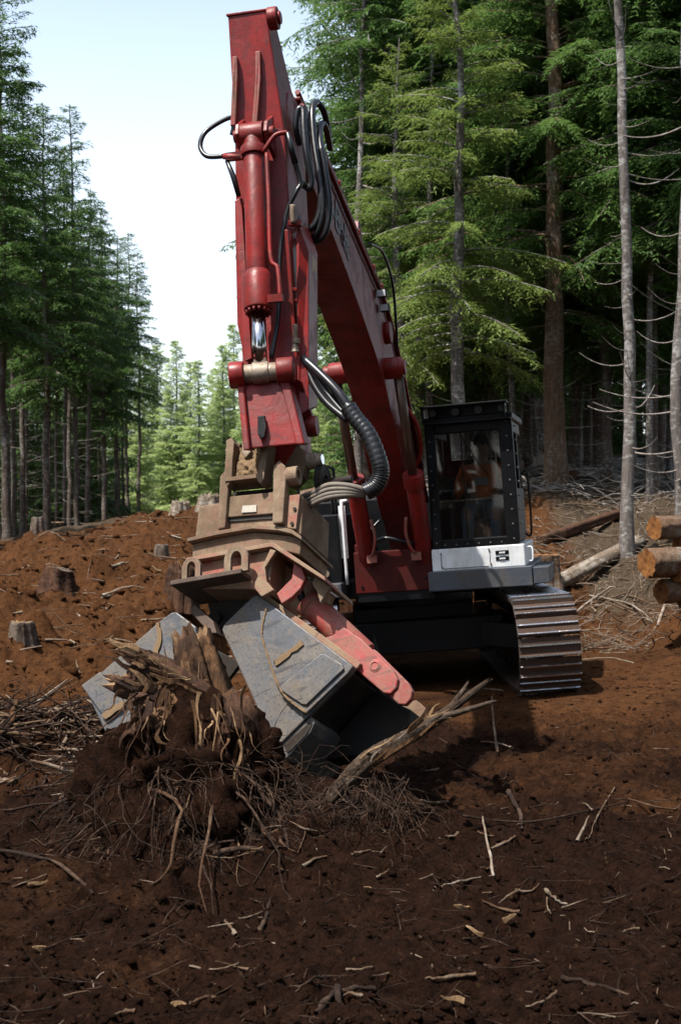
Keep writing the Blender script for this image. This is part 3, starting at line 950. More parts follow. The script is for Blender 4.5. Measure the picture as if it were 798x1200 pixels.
# --- upper frame (house)
hs = MB()
hs.box((-0.6, -0.08, 1.13), (3.6, 2.3, 0.18))
hs.box((1.27, 0, 1.08), (0.2, 0.78, 0.16))
upper = hs.build('upper_frame', MT['black'], ex, 0.012)
m = MB()
m.box((-1.3, -0.25, 1.66), (1.9, 2.06, 0.88))
m.prism([P3(-2.3, -1.36, 1.15), P3(-2.95, -1.1, 1.15), P3(-3.05, 0, 1.15), P3(-2.95, 0.7, 1.15), P3(-2.3, 0.8, 1.15)], (0, 0, 1.0))
m.build('engine_housing', MT['black'], ex, 0.03)
m = MB()
m.box((0.55, -0.94, 1.58), (1.66, 0.80, 0.72))
m.build('tool_box', MT['black'], ex, 0.015)
m = MB(); m.box((0.62, -0.95, 1.155), (1.75, 0.84, 0.15)); m.build('side_step', MT['bluegrey'], ex, 0.012)
for k in range(4):       # vents
    m = MB(); m.prism([P3(1.384, -0.92 + 0.0, 1.47 + k * 0.04), P3(1.384, -0.72, 1.49 + k * 0.04), P3(1.384, -0.72, 1.508 + k * 0.04), P3(1.384, -0.92, 1.488 + k * 0.04)], (0.012, 0, 0))
    m.build('vent_slot', MT['white'] if k == 0 else MT['steel_dark'], ex)
for vv in (-0.86, -0.70):
    m = MB(); m.cyl((1.38, vv, 1.33), (1.405, vv, 1.33), 0.035, 14); m.build('box_latch', MT['pin'], ex)
for (vv, ww) in ((-0.66, 1.14), (-0.58, 1.14), (-0.66, 1.19), (-0.58, 1.19)):
    m = MB(); m.cyl((1.49, vv, ww), (1.505, vv, ww), 0.012, 8); m.build('bolt', MT['pin'], ex)
# handrails
m = MB()
m.tube(catmull([(1.2, -0.62, 1.92), (1.2, -0.62, 2.30), (1.18, -0.66, 2.42), (1.0, -0.72, 2.46), (0.2, -0.80, 2.46), (0.1, -0.80, 2.40), (0.1, -0.8, 1.92)], 5), 0.017, 8)
m.tube(catmull([(1.2, -1.2, 1.92), (1.2, -1.2, 2.34), (1.12, -1.2, 2.42), (0.3, -1.2, 2.42), (0.2, -1.2, 2.36), (0.2, -1.2, 1.92)], 5), 0.017, 8)
m.build('handrail', MT['black'], ex)
m = MB()
m.tube(catmull([(1.32, -0.50, 1.20), (1.32, -0.50, 2.0), (1.30, -0.50, 2.06), (1.30, -0.44, 2.08)], 5), 0.018, 8)
m.box((1.30, -0.505, 1.75), (0.02, 0.07, 0.55))
m.build('grab_rail', MT['white'], ex)
# red front plate of the boom tower
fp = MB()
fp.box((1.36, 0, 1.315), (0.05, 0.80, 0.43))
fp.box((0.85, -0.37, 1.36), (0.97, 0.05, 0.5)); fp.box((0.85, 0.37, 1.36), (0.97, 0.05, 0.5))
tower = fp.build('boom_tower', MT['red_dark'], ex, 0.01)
for (vv, ww) in ((-0.33, 1.47), (0.33, 1.47), (-0.33, 1.17), (0.33, 1.22)):
    m = MB(); m.cyl((1.38, vv, ww), (1.396, vv, ww), 0.016, 8); m.build('bolt', MT['black'], tower)

# --- cab
CV0, CV1, CU0, CU1, CW0, CW1 = 0.435, 1.325, -0.05, 1.45, 1.30, 2.775
cabm = MB()
cabm.box((CU1 - 0.86, 0.90, 1.185), (1.85, 1.05, 0.20))
cab_base = cabm.build('cab_platform', MT['bluegrey'], ex, 0.01)
m = MB(); m.prism([P3(1.50, 1.432, 1.10), P3(0.4, 1.432, 1.10), P3(0.4, 1.432, 1.27), P3(1.50, 1.432, 1.27)], (0, 0.16, 0)); m.build('step_plate', MT['bluegrey'], ex, 0.01)
cb = MB()
tp_ = 0.11
for (u, v) in ((CU1 - 0.05, CV0 + 0.05), (CU1 - 0.05, CV1 - 0.07), (CU0 + 0.05, CV0 + 0.05), (CU0 + 0.05, CV1 - 0.10)):
    w_ = 0.14 if (u > 1 and v > 1) else 0.10
    cb.box((u, v, (1.51 + CW1) / 2), (0.10, w_, CW1 - 1.51))
cb.box(((CU0 + CU1) / 2, (CV0 + CV1) / 2, CW1 + 0.035), (CU1 - CU0 + 0.02, CV1 - CV0 + 0.02, 0.07))
cb.box((CU1 - 0.05, (CV0 + CV1) / 2, CW1 - 0.05), (0.098, CV1 - CV0 - 0.2, 0.10))
cb.box((CU1 - 0.05, (CV0 + CV1) / 2, 1.555), (0.098, CV1 - CV0 - 0.2, 0.09))
cb.box((CU0 + 0.05, (CV0 + CV1) / 2 - 0.03, 1.98), (0.09, CV1 - CV0 - 0.17, 0.92))
for v in (CV0 + 0.045, CV1 - 0.045):
    cb.box(((CU0 + CU1) / 2, v, 1.80), (CU1 - CU0 - 0.2, 0.05, 0.55))
    cb.box(((CU0 + CU1) / 2, v, CW1 - 0.06), (CU1 - CU0 - 0.2, 0.05, 0.12))
    cb.box((0.55, v, 2.4), (0.07, 0.05, 0.9))
cab = cb.build('cab', MT['black'], ex, 0.012)
# white skirt below the windscreen
m = MB(); m.box(((CU0 + CU1) / 2 + 0.005, (CV0 + CV1) / 2 + 0.01, 1.395), (CU1 - CU0 + 0.01, CV1 - CV0 + 0.05, 0.225))
skirt = m.build('cab_skirt', MT['white'], ex, 0.012)
m = MB()
for (a0, a1) in (((CV0 + 0.10, 1.305), (CV0 + 0.56, 1.305)), ((CV0 + 0.08, 1.31), (CV0 + 0.08, 1.46)), ((CV0 + 0.575, 1.31), (CV0 + 0.575, 1.47))):
    m.tube([P3(1.4615, a0[0], a0[1]), P3(1.4615, a1[0], a1[1])], 0.004, 5)
m.build('panel_seam', MT['rubber_dull'], skirt)
for (vv, ww) in ((CV0 + 0.08, 1.46), (CV0 + 0.09, 1.315), (CV0 + 0.57, 1.475), (CV0 + 0.58, 1.33)):
    m = MB(); m.cyl((1.458, vv, ww), (1.472, vv, ww), 0.010, 8); m.build('bolt', MT['pin'], skirt)
for ww in (1.375, 1.435):
    vm = MB(); vm.box((1.461, CV0 + 0.70, ww), (0.010, 0.135, 0.042)); vn = vm.build('vent_opening', MT['black'], skirt, 0.004)
    vm = MB(); vm.box((1.468, CV0 + 0.70, ww), (0.008, 0.06, 0.016)); vm.build('vent_louver', MT['lamp'], skirt)
m = MB(); m.tube(catmull([(1.35, 1.385, 1.33), (1.36, 1.43, 1.34), (1.36, 1.43, 1.46), (1.35, 1.385, 1.47)], 5), 0.008, 8); m.build('skirt_handle', MT['white'], skirt)
# windows
def pane(name, poly, off): 
    m = MB(); m.prism(poly, off); return m.build(name, MT['glass'], cab)
pane('windscreen', [P3(1.405, CV0 + 0.101, 1.602), P3(1.405, CV1 - 0.142, 1.602), P3(1.405, CV1 - 0.142, CW1 - 0.102), P3(1.405, CV0 + 0.101, CW1 - 0.102)], (0.008, 0, 0))
for v in (CV0 + 0.04, CV1 - 0.05):
    pane('side_window', [P3(0.60, v, 2.08), P3(1.34, v, 2.08), P3(1.34, v, 2.73), P3(0.60, v, 2.73)], (0, 0.008, 0))
    pane('side_window', [P3(-0.19, v, 2.08), P3(0.51, v, 2.08), P3(0.51, v, 2.73), P3(-0.19, v, 2.73)], (0, 0.008, 0))
pane('rear_window', [P3(0.0, CV0 + 0.11, 2.45), P3(0.0, CV1 - 0.17, 2.45), P3(0.0, CV1 - 0.17, CW1 - 0.005), P3(0.0, CV0 + 0.11, CW1 - 0.005)], (0.008, 0, 0))
m = MB(); m.tube([P3(1.385, CV0 + 0.10, 1.99), P3(1.385, CV1 - 0.14, 1.99)], 0.009, 8); m.build('window_bar', MT['pin'], cab)
for v in (CV0 + 0.36, CV1 - 0.19):
    m = MB(); m.tube([P3(1.395, v, 1.60), P3(1.395, v, CW1 - 0.10)], 0.007, 6); m.build('window_bar', MT['steel_dark'] if v < 1 else MT['pin'], cab)
m = MB(); m.tube([P3(1.424, CV0 + 0.34, 2.70), P3(1.424, CV0 + 0.52, 2.36), P3(1.424, CV0 + 0.62, 2.22)], 0.005, 6); m.build('wiper', MT['black'], cab)
for k in range(9):
    for vv in (CV0 + 0.045, CV1 - 0.06):
        m = MB(); m.cyl((1.45, vv, 1.57 + k * 0.148), (1.459, vv, 1.57 + k * 0.148), 0.009, 8); m.build('bolt', MT['steel'], cab)
for k in range(6):
    m = MB(); m.cyl((1.449, CV0 + 0.13 + k * 0.115, 1.545), (1.459, CV0 + 0.13 + k * 0.115, 1.545), 0.008, 8); m.build('bolt', MT['steel'], cab)
# light visor over the windscreen
m = MB()
m.box((1.50, (CV0 + CV1) / 2, CW1 + 0.005), (0.10, CV1 - CV0 + 0.0, 0.018))
m.prism([P3(1.30, CV0 - 0.01, CW1 + 0.165), P3(1.62, CV0 - 0.01, CW1 + 0.165), P3(1.62, CV1 - 0.03, CW1 + 0.165), P3(1.30, CV1 - 0.03, CW1 + 0.165)], (0, 0, 0.018))
for v in (CV0 + 0.005, CV1 - 0.06):
    m.box((1.46, v, CW1 + 0.09), (0.16, 0.02, 0.15))
m.box((1.42, (CV0 + CV1) / 2 - 0.012, CW1 + 0.09), (0.02, CV1 - CV0 - 0.12, 0.147))
m.build('light_visor', MT['black'], cab, 0.004)
for k in range(4):
    v = CV0 + 0.10 + k * 0.235
    lb = MB(); lb.cyl((1.44, v, CW1 + 0.115), (1.50, v, CW1 + 0.115), 0.042, 16); lamp = lb.build('roof_lamp', MT['interior'], cab, 0.004)
m = MB(); m.tube(catmull([(1.05, 1.36, 1.6), (1.08, 1.42, 1.62), (1.08, 1.42, 2.2), (1.05, 1.36, 2.22)], 5), 0.012, 8); m.build('door_handle', MT['steel_dark'], cab)
for k in range(8):
    m = MB(); m.cyl((1.40, 1.335, 1.72 + k * 0.14), (1.40, 1.356, 1.72 + k * 0.14), 0.011, 8); m.build('bolt', MT['steel'], cab)
# seat, consoles, levers
m = MB()
m.box((0.42, 0.90, 1.86), (0.50, 0.48, 0.13)); m.box((0.16, 0.90, 2.22), (0.12, 0.46, 0.66), Matrix.Rotation(-0.12, 3, 'Y')); m.box((0.38, 0.90, 1.62), (0.36, 0.34, 0.36))
m.build('operator_seat', MT['seat'], cab, 0.04, seg=3).location.z = -0.13
for v in (0.60, 1.20):
    m = MB(); m.box((0.52, v, 1.95), (0.52, 0.10, 0.14)); m.box((0.42, v, 1.66), (0.30, 0.10, 0.44)); m.build('console', MT['seat'], cab, 0.02).location.z = -0.13
    m = MB(); m.tube([(0.72, v, 2.02), (0.76, v, 2.12), (0.77, v, 2.20)], [0.012, 0.014, 0.024], 10); m.build('control_lever', MT['rubber_dull'], cab).location.z = -0.13
for v in (0.78, 0.98):
    m = MB(); m.tube([(1.12, v, 1.44), (1.05, v, 1.75)], 0.010, 6); m.box((1.12, v, 1.55), (0.05, 0.09, 0.02)); m.build('foot_pedal', MT['pin'], cab)
m = MB(); m.box((1.10, 0.60, 2.16), (0.05, 0.12, 0.16)); m.box((1.12, 0.62, 1.85), (0.04, 0.04, 0.5)); m.build('monitor', MT['seat'], cab, 0.01)

# --- boom
BT = [(0.15, 1.95), (0.7, 2.62), (1.25, 3.2), (1.7, 3.62), (2.05, 3.88), (2.4, 4.04), (2.8, 4.16), (3.5, 4.36), (4.3, 4.62), (5.1, 4.85), (5.65, 5.0), (5.9, 4.98)]
BB = [(6.0, 4.86), (6.0, 4.72), (5.85, 4.62), (5.3, 4.45), (4.6, 4.20), (4.0, 3.94), (3.4, 3.66), (2.85, 3.38), (2.45, 3.14), (2.1, 2.82), (1.7, 2.38), (1.2, 1.95), (0.6, 1.5), (0.25, 1.45), (0.05, 1.7)]
hb = 0.225
bm_ = side_prism(BT + BB, -0.125, hb)
bm_.prism([P3(u, 0, w) for u, w in []] or [P3(0.2, -0.16, 1.99), P3(0.2, 0.27, 1.99), P3(0.7, 0.27, 2.64), P3(0.7, -0.16, 2.64)], (0, 0, 0.02))
for (ua, wa), (ub, wb) in zip(BT[1:-2], BT[2:-1]):
    bm_.prism([P3(ua, -0.16, wa - 0.008), P3(ub, -0.16, wb - 0.008), P3(ub, 0.255, wb - 0.008), P3(ua, 0.255, wa - 0.008)], (0, 0, 0.024))
boom = bm_.build('boom', MT['red'], ex, 0.012)
for v in (-1, 1):
    m = MB(); m.cyl((2.35, 0.05 + v * 0.13, 3.30), (2.35, 0.03 + v * 0.34, 3.30), 0.105, 24); m.cyl((2.35, 0.03 + v * 0.33, 3.30), (2.35, 0.02 + v * 0.40, 3.30), 0.075, 20); m.build('cylinder_boss', MT['red'], boom, 0.008)
    m = MB(); m.cyl((2.20, 0.05 + v * 0.17, 3.66), (2.20, 0.05 + v * 0.235, 3.66), 0.11, 20); m.build('side_boss', MT['red'], boom, 0.008)
# pipes along the boom's back
for k, v in enumerate((0.10, 0.17, 0.235)):
    path = [(u, v, w + 0.05 + 0.012 * (k % 2)) for u, w in BT[2:11]]
    m = MB(); m.tube(catmull(path, 4), 0.021, 8); m.build('hydraulic_pipe', MT['red'], boom)
path = [(u, hb + 0.035, w - 0.05) for u, w in BT[1:11]]
m = MB(); m.tube(catmull(path, 4), 0.018, 8); m.build('hydraulic_pipe', MT['red'], boom)
for i_ in range(2, 10):
    u, w = BT[i_]
    m = MB(); m.box((u, 0.165, w + 0.045), (0.035, 0.21, 0.05)); m.build('pipe_clamp', MT['red'], boom, 0.006)
for (u, w) in ((2.62, 3.98), (2.50, 3.86)):
    m = MB(); m.box((u, hb + 0.06, w), (0.09, 0.09, 0.075)); lampo = m.build('boom_lamp', MT['black'], boom, 0.01)
    m = MB(); m.box((u + 0.048, hb + 0.06, w), (0.006, 0.075, 0.06)); m.build('lamp_lens', MT['lamp'], boom)
m = MB(); m.tube(catmull([(3.3, 0.31, 4.33), (2.9, 0.36, 4.32), (2.55, 0.38, 4.1), (2.35, 0.36, 3.75), (2.2, 0.33, 3.5)], 6), 0.014, 8); m.build('lamp_cable', MT['rubber'], boom)
# raised lettering on the boom's side
fc = bpy.data.curves.new('boom_lettering', 'FONT'); fc.body = 'Link-Belt'; fc.size = 0.36; fc.extrude = 0.003; fc.offset = 0.010
fo = bpy.data.objects.new('boom_lettering', fc); col.objects.link(fo)
dg = bpy.context.evaluated_depsgraph_get()
fme = bpy.data.meshes.new_from_object(fo.evaluated_get(dg))
bpy.data.objects.remove(fo)
fme.materials.clear(); fme.materials.append(MT['letter'])
a0 = Vector((5.18, 0, 4.55)); a1 = Vector((3.5, 0, 3.90)); bd = (a1 - a0).normalized(); nv = Vector((0, 1, 0)); ud = nv.cross(bd)
lo = link('boom_lettering', fme, boom)
lo.matrix_local = Matrix(((bd.x, ud.x, nv.x, a0.x), (bd.y, ud.y, nv.y, hb + 0.004), (bd.z, ud.z, nv.z, a0.z), (0, 0, 0, 1)))
# boom cylinders
for v in (-0.265, 0.335):
    b0 = P3(1.18, v, 1.18); b1_ = P3(2.35, v, 3.30); d_ = (b1_ - b0)
    m = MB(); m.cyl(b0, b0 + d_ * 0.50, 0.088, 20); m.cyl(b0 + d_ * 0.46, b0 + d_ * 0.525, 0.108, 20); m.cyl(b0 + Vector((0, -0.07, 0)), b0 + Vector((0, 0.07, 0)), 0.12, 20)
    bc = m.build('boom_cylinder', MT['red'], ex, 0.006)
    m = MB(); m.cyl(b0 + d_ * 0.52, b0 + d_ * 0.985, 0.048, 18); m.build('cylinder_rod', MT['rod'], bc)
    m = MB(); m.cyl(b1_ + Vector((0, -0.06, 0)), b1_ + Vector((0, 0.06, 0)), 0.10, 20); m.build('rod_eye', MT['red'], bc, 0.006)
    m = MB(); sgn = 1 if v > 0 else -1
    m.tube(catmull([b0 + d_ * 0.14 + Vector((0.08, -sgn * 0.04, 0)), b0 + d_ * 0.17 + Vector((0.16, -sgn * 0.10, -0.02)), b0 + d_ * 0.24 + Vector((0.14, -sgn * 0.14, 0)), b0 + d_ * 0.32 + Vector((0.10, -sgn * 0.12, 0))], 5), 0.016, 8)
    m.box(b0 + d_ * 0.13 + Vector((0.12, -sgn * 0.07, 0)), (0.07, 0.10, 0.08))
    m.build('cylinder_pipe', MT['red_worn'], bc)
m = MB(); m.tube(catmull([(1.6, 0.33, 2.35), (1.7, 0.42, 2.5), (1.8, 0.42, 2.75), (1.85, 0.33, 2.95)], 5), 0.02, 8); m.build('boom_pipe', MT['red'], boom)
m = MB(); m.tube(catmull([(1.42, -0.2, 1.6), (1.47, -0.05, 1.66), (1.45, 0.12, 1.62), (1.4, 0.24, 1.58)], 5), 0.02, 8); m.tube(catmull([(1.3, -0.27, 1.58), (1.42, -0.22, 1.72), (1.35, -0.1, 1.85)], 5), 0.015, 8); m.build('swivel_hose', MT['rubber'], ex)
# stick cylinder lying on the boom
b0 = P3(2.75, 0, 4.55); b1_ = P3(5.78, 0, 5.30); d_ = b1_ - b0
m = MB(); m.cyl(b0, b0 + d_ * 0.60, 0.095, 20); m.cyl(b0 + d_ * 0.57, b0 + d_ * 0.62, 0.115, 20); m.cyl(b0 + Vector((0, -0.1, 0)), b0 + Vector((0, 0.1, 0)), 0.12, 18)
sc_ = m.build('stick_cylinder', MT['red'], ex, 0.006)
m = MB(); m.cyl(b0 + d_ * 0.61, b1_, 0.05, 16); m.build('cylinder_rod', MT['chrome'], sc_)
m = MB(); m.prism([P3(2.5, -0.14, 4.05), P3(3.1, -0.14, 4.2), P3(2.8, -0.14, 4.65), P3(2.68, -0.14, 4.65)], (0, 0.04, 0)); m.prism([P3(2.5, 0.10, 4.05), P3(3.1, 0.10, 4.2), P3(2.8, 0.10, 4.65), P3(2.68, 0.10, 4.65)], (0, 0.04, 0)); m.build('cylinder_lug', MT['red'], boom)

# --- stick: box section surveyed on its front face, given its own depth
def L(px, py, d): return MI @ W(px, py, d)


FR = [(267, 18, 9.95), (312, 11, 9.93), (333, 150, 9.86), (343, 300, 9.70), (350, 440, 9.48), (352, 545, 9.34), (300, 550, 9.36), (285, 440, 9.50), (277, 300, 9.72), (275, 150, 9.88)]
st = MB()
front = [L(*q) for q in FR]
dep = [0.24, 0.26, 0.66, 0.60, 0.42, 0.36, 0.36, 0.42, 0.60, 0.66]
tail_shift = [0.0] * 10
back = [p + Vector((-dd, 0, 0.10 * dd)) for p, dd in zip(front, dep)]
n_ = len(front)
# quads down the stick between left and right chains
Lc = [0, 9, 8, 7, 6]; Rc_ = [1, 2, 3, 4, 5]
vs = []
for a_, b_ in zip(Lc, Rc_): vs += [front[a_], front[b_], back[b_], back[a_]]
fs = []
for i_ in range(4):
    q = i_ * 4
    for k in range(4):
        k2 = (k + 1) % 4
        fs.append((q + k, q + k2, q + 4 + k2, q + 4 + k))
fs.append((3, 2, 1, 0)); fs.append((16, 17, 18, 19))
st.add(vs, fs)
stick = st.build('stick', MT['red'], ex, 0.012)
m = MB(); m.prism([L(265, 19, 9.94), L(313, 12, 9.92), L(313, 9.2, 9.92), L(265, 16, 9.94)], (-0.30, 0, 0.03)); m.build('stick_cap', MT['red'], stick, 0.004)
c_ = L(318, 22, 9.75)
m = MB(); m.cyl(c_ + Vector((0, -0.02, 0)), c_ + Vector((0, 0.05, 0)), 0.078, 22); m.cyl(c_ + Vector((0, 0.045, 0)), c_ + Vector((0, 0.07, 0)), 0.045, 16); m.build('tail_boss', MT['red'], stick, 0.008)
c_ = L(296, 20, 9.75)
# front ribs
for (x0, x1, y0) in ((277, 275, 70), (304, 300, 64)):
    m = MB()
    pr = [(x0 - 3, y0, 9.92), (x0 + 3, y0 - 1, 9.92), (x0 + 3.4, 95, 9.895), (x1 + 3, 150, 9.86), (x1 - 3, 151, 9.86), (x0 - 2.6, 95, 9.895)]
    m.prism([L(*q) for q in pr], (0.055, 0, 0.01), (-0.01, 0, 0)); m.build('stick_rib', MT['red_worn'], stick, 0.006)
# bucket cylinder on the front of the stick
c0 = L(297, 158, 9.70); c1 = L(305, 431, 9.22); d_ = c1 - c0
lug = MB()
for v in (-0.115, 0.085):
    lug.prism([c0 + Vector((-0.16, v, 0.16)), c0 + Vector((0.03, v, 0.075)), c0 + Vector((0.075, v, 0.0)), c0 + Vector((0.03, v, -0.075)), c0 + Vector((-0.18, v, -0.14))], (0, 0.03, 0))
lug.cyl(c0 + Vector((0, -0.135, 0)), c0 + Vector((0, 0.15, 0)), 0.045, 16)
lug.build('cylinder_lug', MT['red'], stick, 0.006)
m = MB(); m.cyl(c0, c0 + d_ * 0.72, 0.074, 24); m.cyl(c0 + d_ * 0.06, c0 + d_ * 0.10, 0.092, 24)
m.tube([c0 + d_ * 0.60, c0 + d_ * 0.63, c0 + d_ * 0.76, c0 + d_ * 0.765], [0.076, 0.096, 0.096, 0.085], 24); m.cyl(c0 + Vector((0, -0.08, 0)), c0 + Vector((0, 0.08, 0)), 0.085, 20)
buck = m.build('bucket_cylinder', MT['red'], ex, 0.005)
m = MB()
for k in range(14):
    a = 2 * math.pi * k / 14; dn = d_.normalized(); aa = dn.orthogonal().normalized(); bb = dn.cross(aa)
    q = c0 + d_ * 0.765 + (aa * math.cos(a) + bb * math.sin(a)) * 0.078
    m.cyl(q, q + dn * 0.022, 0.011, 6)
m.build('gland_bolts', MT['red'], buck)
m = MB(); m.cyl(c0 + d_ * 0.76, c1, 0.048, 20); m.build('cylinder_rod', MT['chrome'], buck)
m = MB(); q0 = c0 + d_ * 0.09
m.tube(catmull([q0 + Vector((0.05, 0.085, 0)), q0 + Vector((0.06, 0.10, 0.02)), q0 + Vector((0.05, 0.17, 0.10)), q0 + Vector((0.03, 0.25, 0.115))], 5), 0.017, 8)
m.tube(catmull([q0 + Vector((0.05, 0.10, 0)), c0 + d_ * 0.3 + Vector((0.05, 0.105, 0)), c0 + d_ * 0.55 + Vector((0.05, 0.105, 0)), c0 + d_ * 0.60 + Vector((0.05, 0.15, 0)), c0 + d_ * 0.72 + Vector((0.05, 0.16, 0))], 5), 0.016, 8)
m.box(c0 + d_ * 0.725 + Vector((0.05, 0.13, 0)), (0.06, 0.10, 0.05)); m.box(q0 + Vector((0.02, -0.13, 0)), (0.06, 0.12, 0.05))
m.build('cylinder_pipe', MT['red'], buck)
m = MB(); qa = q0 + Vector((0.03, 0.25, 0.115)); qb = L(352, 214, 9.62)
m.cyl(qa, qa + (qb - qa) * 0.62, 0.019, 10, 0.023); m.tube(catmull([qa + (qb - qa) * 0.6, qb, L(347, 225, 9.6), L(336, 250, 9.6), L(328, 300, 9.55), L(326, 370, 9.45), L(318, 420, 9.35)], 6), 0.017, 8)
m.build('hose', MT['rubber'], stick)
m = MB(); m.tube(catmull([L(262, 183, 9.66), L(243, 183, 9.70), L(235, 172, 9.75), L(240, 156, 9.78), L(258, 143, 9.82), L(272, 138, 9.84), L(274, 148, 9.84), L(272, 158, 9.84)], 6), 0.017, 8); m.build('hose', MT['rubber'], stick)
m = MB(); m.tube([L(266, 188, 9.66), L(274, 208, 9.66), L(280, 230, 9.64)], [0.014, 0.02, 0.017], 8); m.build('hose', MT['rubber'], stick)
m = MB(); m.tube([L(262, 183, 9.66), L(282, 184, 9.64)], 0.022, 8); m.build('hose_fitting', MT['red_worn'], stick)
# left side fin and right side guard box
m = MB(); m.prism([L(276, 236, 9.74), L(284, 232, 9.74), L(296, 420, 9.48), L(288, 424, 9.48), L(279, 380, 9.56)], (-0.04, 0, 0.0), (0.02, 0, 0)); m.build('stick_fin', MT['red'], stick, 0.004)
gb = MB(); gb.prism([L(350, 262, 9.58), L(362, 296, 9.58), L(362, 480, 9.30), L(349, 488, 9.28), L(347, 275, 9.58)], (-0.30, 0.0, 0.04)); guard = gb.build('valve_guard', MT['red'], stick, 0.006)
m = MB(); m.box(L(344, 382, 9.44), (0.02, 0.025, 1.28)); m.build('guard_rail', MT['red'], guard, 0.004)
for (y0, y1) in ((258, 264), (337, 341), (350, 354), (486, 491)):
    m = MB(); m.prism([L(338, y0, 9.52), L(353, y0, 9.52), L(353, y1, 9.52), L(338, y1, 9.52)], (-0.06, 0, 0)); m.build('guard_bracket', MT['red'], guard, 0.003)
m = MB(); m.tube([L(346, 380, 9.36), L(346, 396, 9.36), L(347, 398, 9.36), L(347, 402, 9.36), L(346, 403, 9.36), L(346, 412, 9.36)], [0.017, 0.017, 0.028, 0.028, 0.018, 0.03], 10, smooth=False); m.build('valve_fitting', MT['pin'], guard)
q = [L(365.5, 300, 9.70), L(370.0, 306, 9.82), L(370.0, 336, 9.78), L(365.5, 328, 9.66)]
m = MB(); m.prism(q, (0.004, 0.006, 0)); m.build('warning_sticker', MT['yellow'], guard)
m = MB(); m.tube(catmull([L(343, 240, 9.5), L(343, 250, 9.5), L(344, 262, 9.5)], 3), 0.02, 8); m.build('valve_knob', MT['pin'], guard)

# loops of hose between boom and stick
loops = [
    [(352, 170, 9.9), (347, 150, 9.85), (349, 130, 9.85), (355, 129, 9.85), (356, 150, 9.8), (359, 180, 9.75), (365, 210, 9.75), (363, 221, 9.75), (358, 218, 9.75), (352, 214, 9.7)],
    [(366, 215, 10.3), (361, 180, 10.2), (358, 150, 10.2), (361, 135, 10.25), (366, 140, 10.3), (371, 170, 10.2), (376, 215, 10.0), (374, 250, 9.95), (364, 268, 9.95), (352, 262, 10.0), (345, 250, 10.05)],
    [(386, 160, 10.6), (380, 132, 10.4), (371, 120, 10.3), (366, 130, 10.2), (368, 165, 10.1), (374, 205, 10.0), (378, 245, 9.95), (372, 272, 9.95), (362, 280, 10.0), (352, 275, 10.05)],
    [(387, 175, 10.6), (382, 150, 10.4), (376, 146, 10.3), (375, 165, 10.15), (381, 200, 10.0), (386, 245, 9.95), (380, 275, 9.95), (368, 283, 10.0), (355, 277, 10.1)],
]
for lp in loops:
    m = MB(); pth = catmull([L(*q) for q in lp], 8)
    m.tube(pth, [0.023 + (0.0025 if k % 2 else 0) for k in range(len(pth))], 9); m.build('hose', MT['rubber'], ex)
# thick armoured hose to the grapple
pth = catmull([L(355, 420, 9.4), L(375, 438, 9.3), L(398, 462, 9.2), L(415, 488, 9.15), L(432, 510, 9.1), (L(444, 540, 9.05)), L(446, 556, 9.05), L(440, 570, 9.05), L(428, 577, 9.05)], 14)
m = MB(); m.tube(pth, [(0.030 if k < 36 else 0.053) + (0.004 if k % 3 == 0 and k >= 36 else 0.0) for k in range(len(pth))], 14); m.build('armoured_hose', MT['rubber'], ex)
for k, off in enumerate((-7, 0, 6)):
    pth = catmull([L(352 + k * 3, 421 + k * 2, 9.42), L(374 - off, 448 + off * .5, 9.34), L(390 - off, 470 + off * .5, 9.26), L(410 - off * .5, 492, 9.17)], 8)
    m = MB(); m.tube(pth, 0.024, 8); m.build('hose', MT['rubber'], ex)
for k, off in enumerate((-5, -1, 3, 6)):
    pth = catmull([L(428, 577 + off * .6, 9.05 + .01 * k), L(408, 574 + off, 9.05), L(385, 575 + off * 1.3, 9.08), L(368, 583 + off * 1.2, 9.15), L(354, 592 + off * 2, 9.35)], 7)
    m = MB(); m.tube(pth, 0.018, 8); m.build('hose', MT['hose_dusty'], ex)

# --- bucket linkage at the stick's foot
pa, pb = L(273, 440, 9.22), L(340, 434, 9.20)
ax = (pb - pa).normalized()
m = MB(); m.cyl(pa + ax * 0.07, pb - ax * 0.07, 0.062, 22); m.cyl(pa + ax * 0.13, pb - ax * 0.135, 0.072, 22); lp_ = m.build('link_pin', MT['pin'], ex, 0.006)
for qa, qb in ((pa - ax * 0.02, pa + ax * 0.075), (pb - ax * 0.085, pb + ax * 0.025)):
    m = MB(); m.cyl(qa, qb, 0.088, 24); m.build('link_collar', MT['red'], lp_, 0.008)
m = MB(); m.cyl(pb + ax * 0.02, pb + ax * 0.032, 0.045, 16); m.build('pin_cap', MT['red_worn'], lp_, 0.004)
hl = MB()
hl.prism([L(282, 447, 9.23), L(334, 443, 9.21), L(352, 520, 9.05), L(287, 526, 9.07)], (-0.10, 0, 0.0))
hl.prism([L(277, 443, 9.20), L(285, 443, 9.20), L(293, 527, 9.02), L(285, 528, 9.02)], (-0.15, 0, 0.0))
hl.prism([L(326, 440, 9.19), L(337, 439, 9.19), L(357, 520, 9.0), L(347, 521, 9.0)], (-0.15, 0, 0.0))
hl.build('h_link', MT['red'], ex, 0.01)
m = MB(); m.prism([L(303, 488, 9.11), L(311, 487, 9.11), L(313, 500, 9.08), L(311, 512, 9.06), L(306, 515, 9.06), L(303, 508, 9.07)], (0.03, 0, 0), (-0.005, 0, 0)); m.build('link_slot', MT['black'], ex, 0.004)
m = MB(); m.prism([L(338, 440, 9.28), L(352, 446, 9.28), L(367, 490, 9.42), L(366, 508, 9.42), L(354, 508, 9.42), L(349, 490, 9.40)], (-0.06, 0.0, 0)); m.cyl(L(360, 500, 9.40), L(360, 500, 9.40) + Vector((0, 0.07, 0)), 0.07, 18); m.build('guide_link', MT['red'], ex, 0.006)

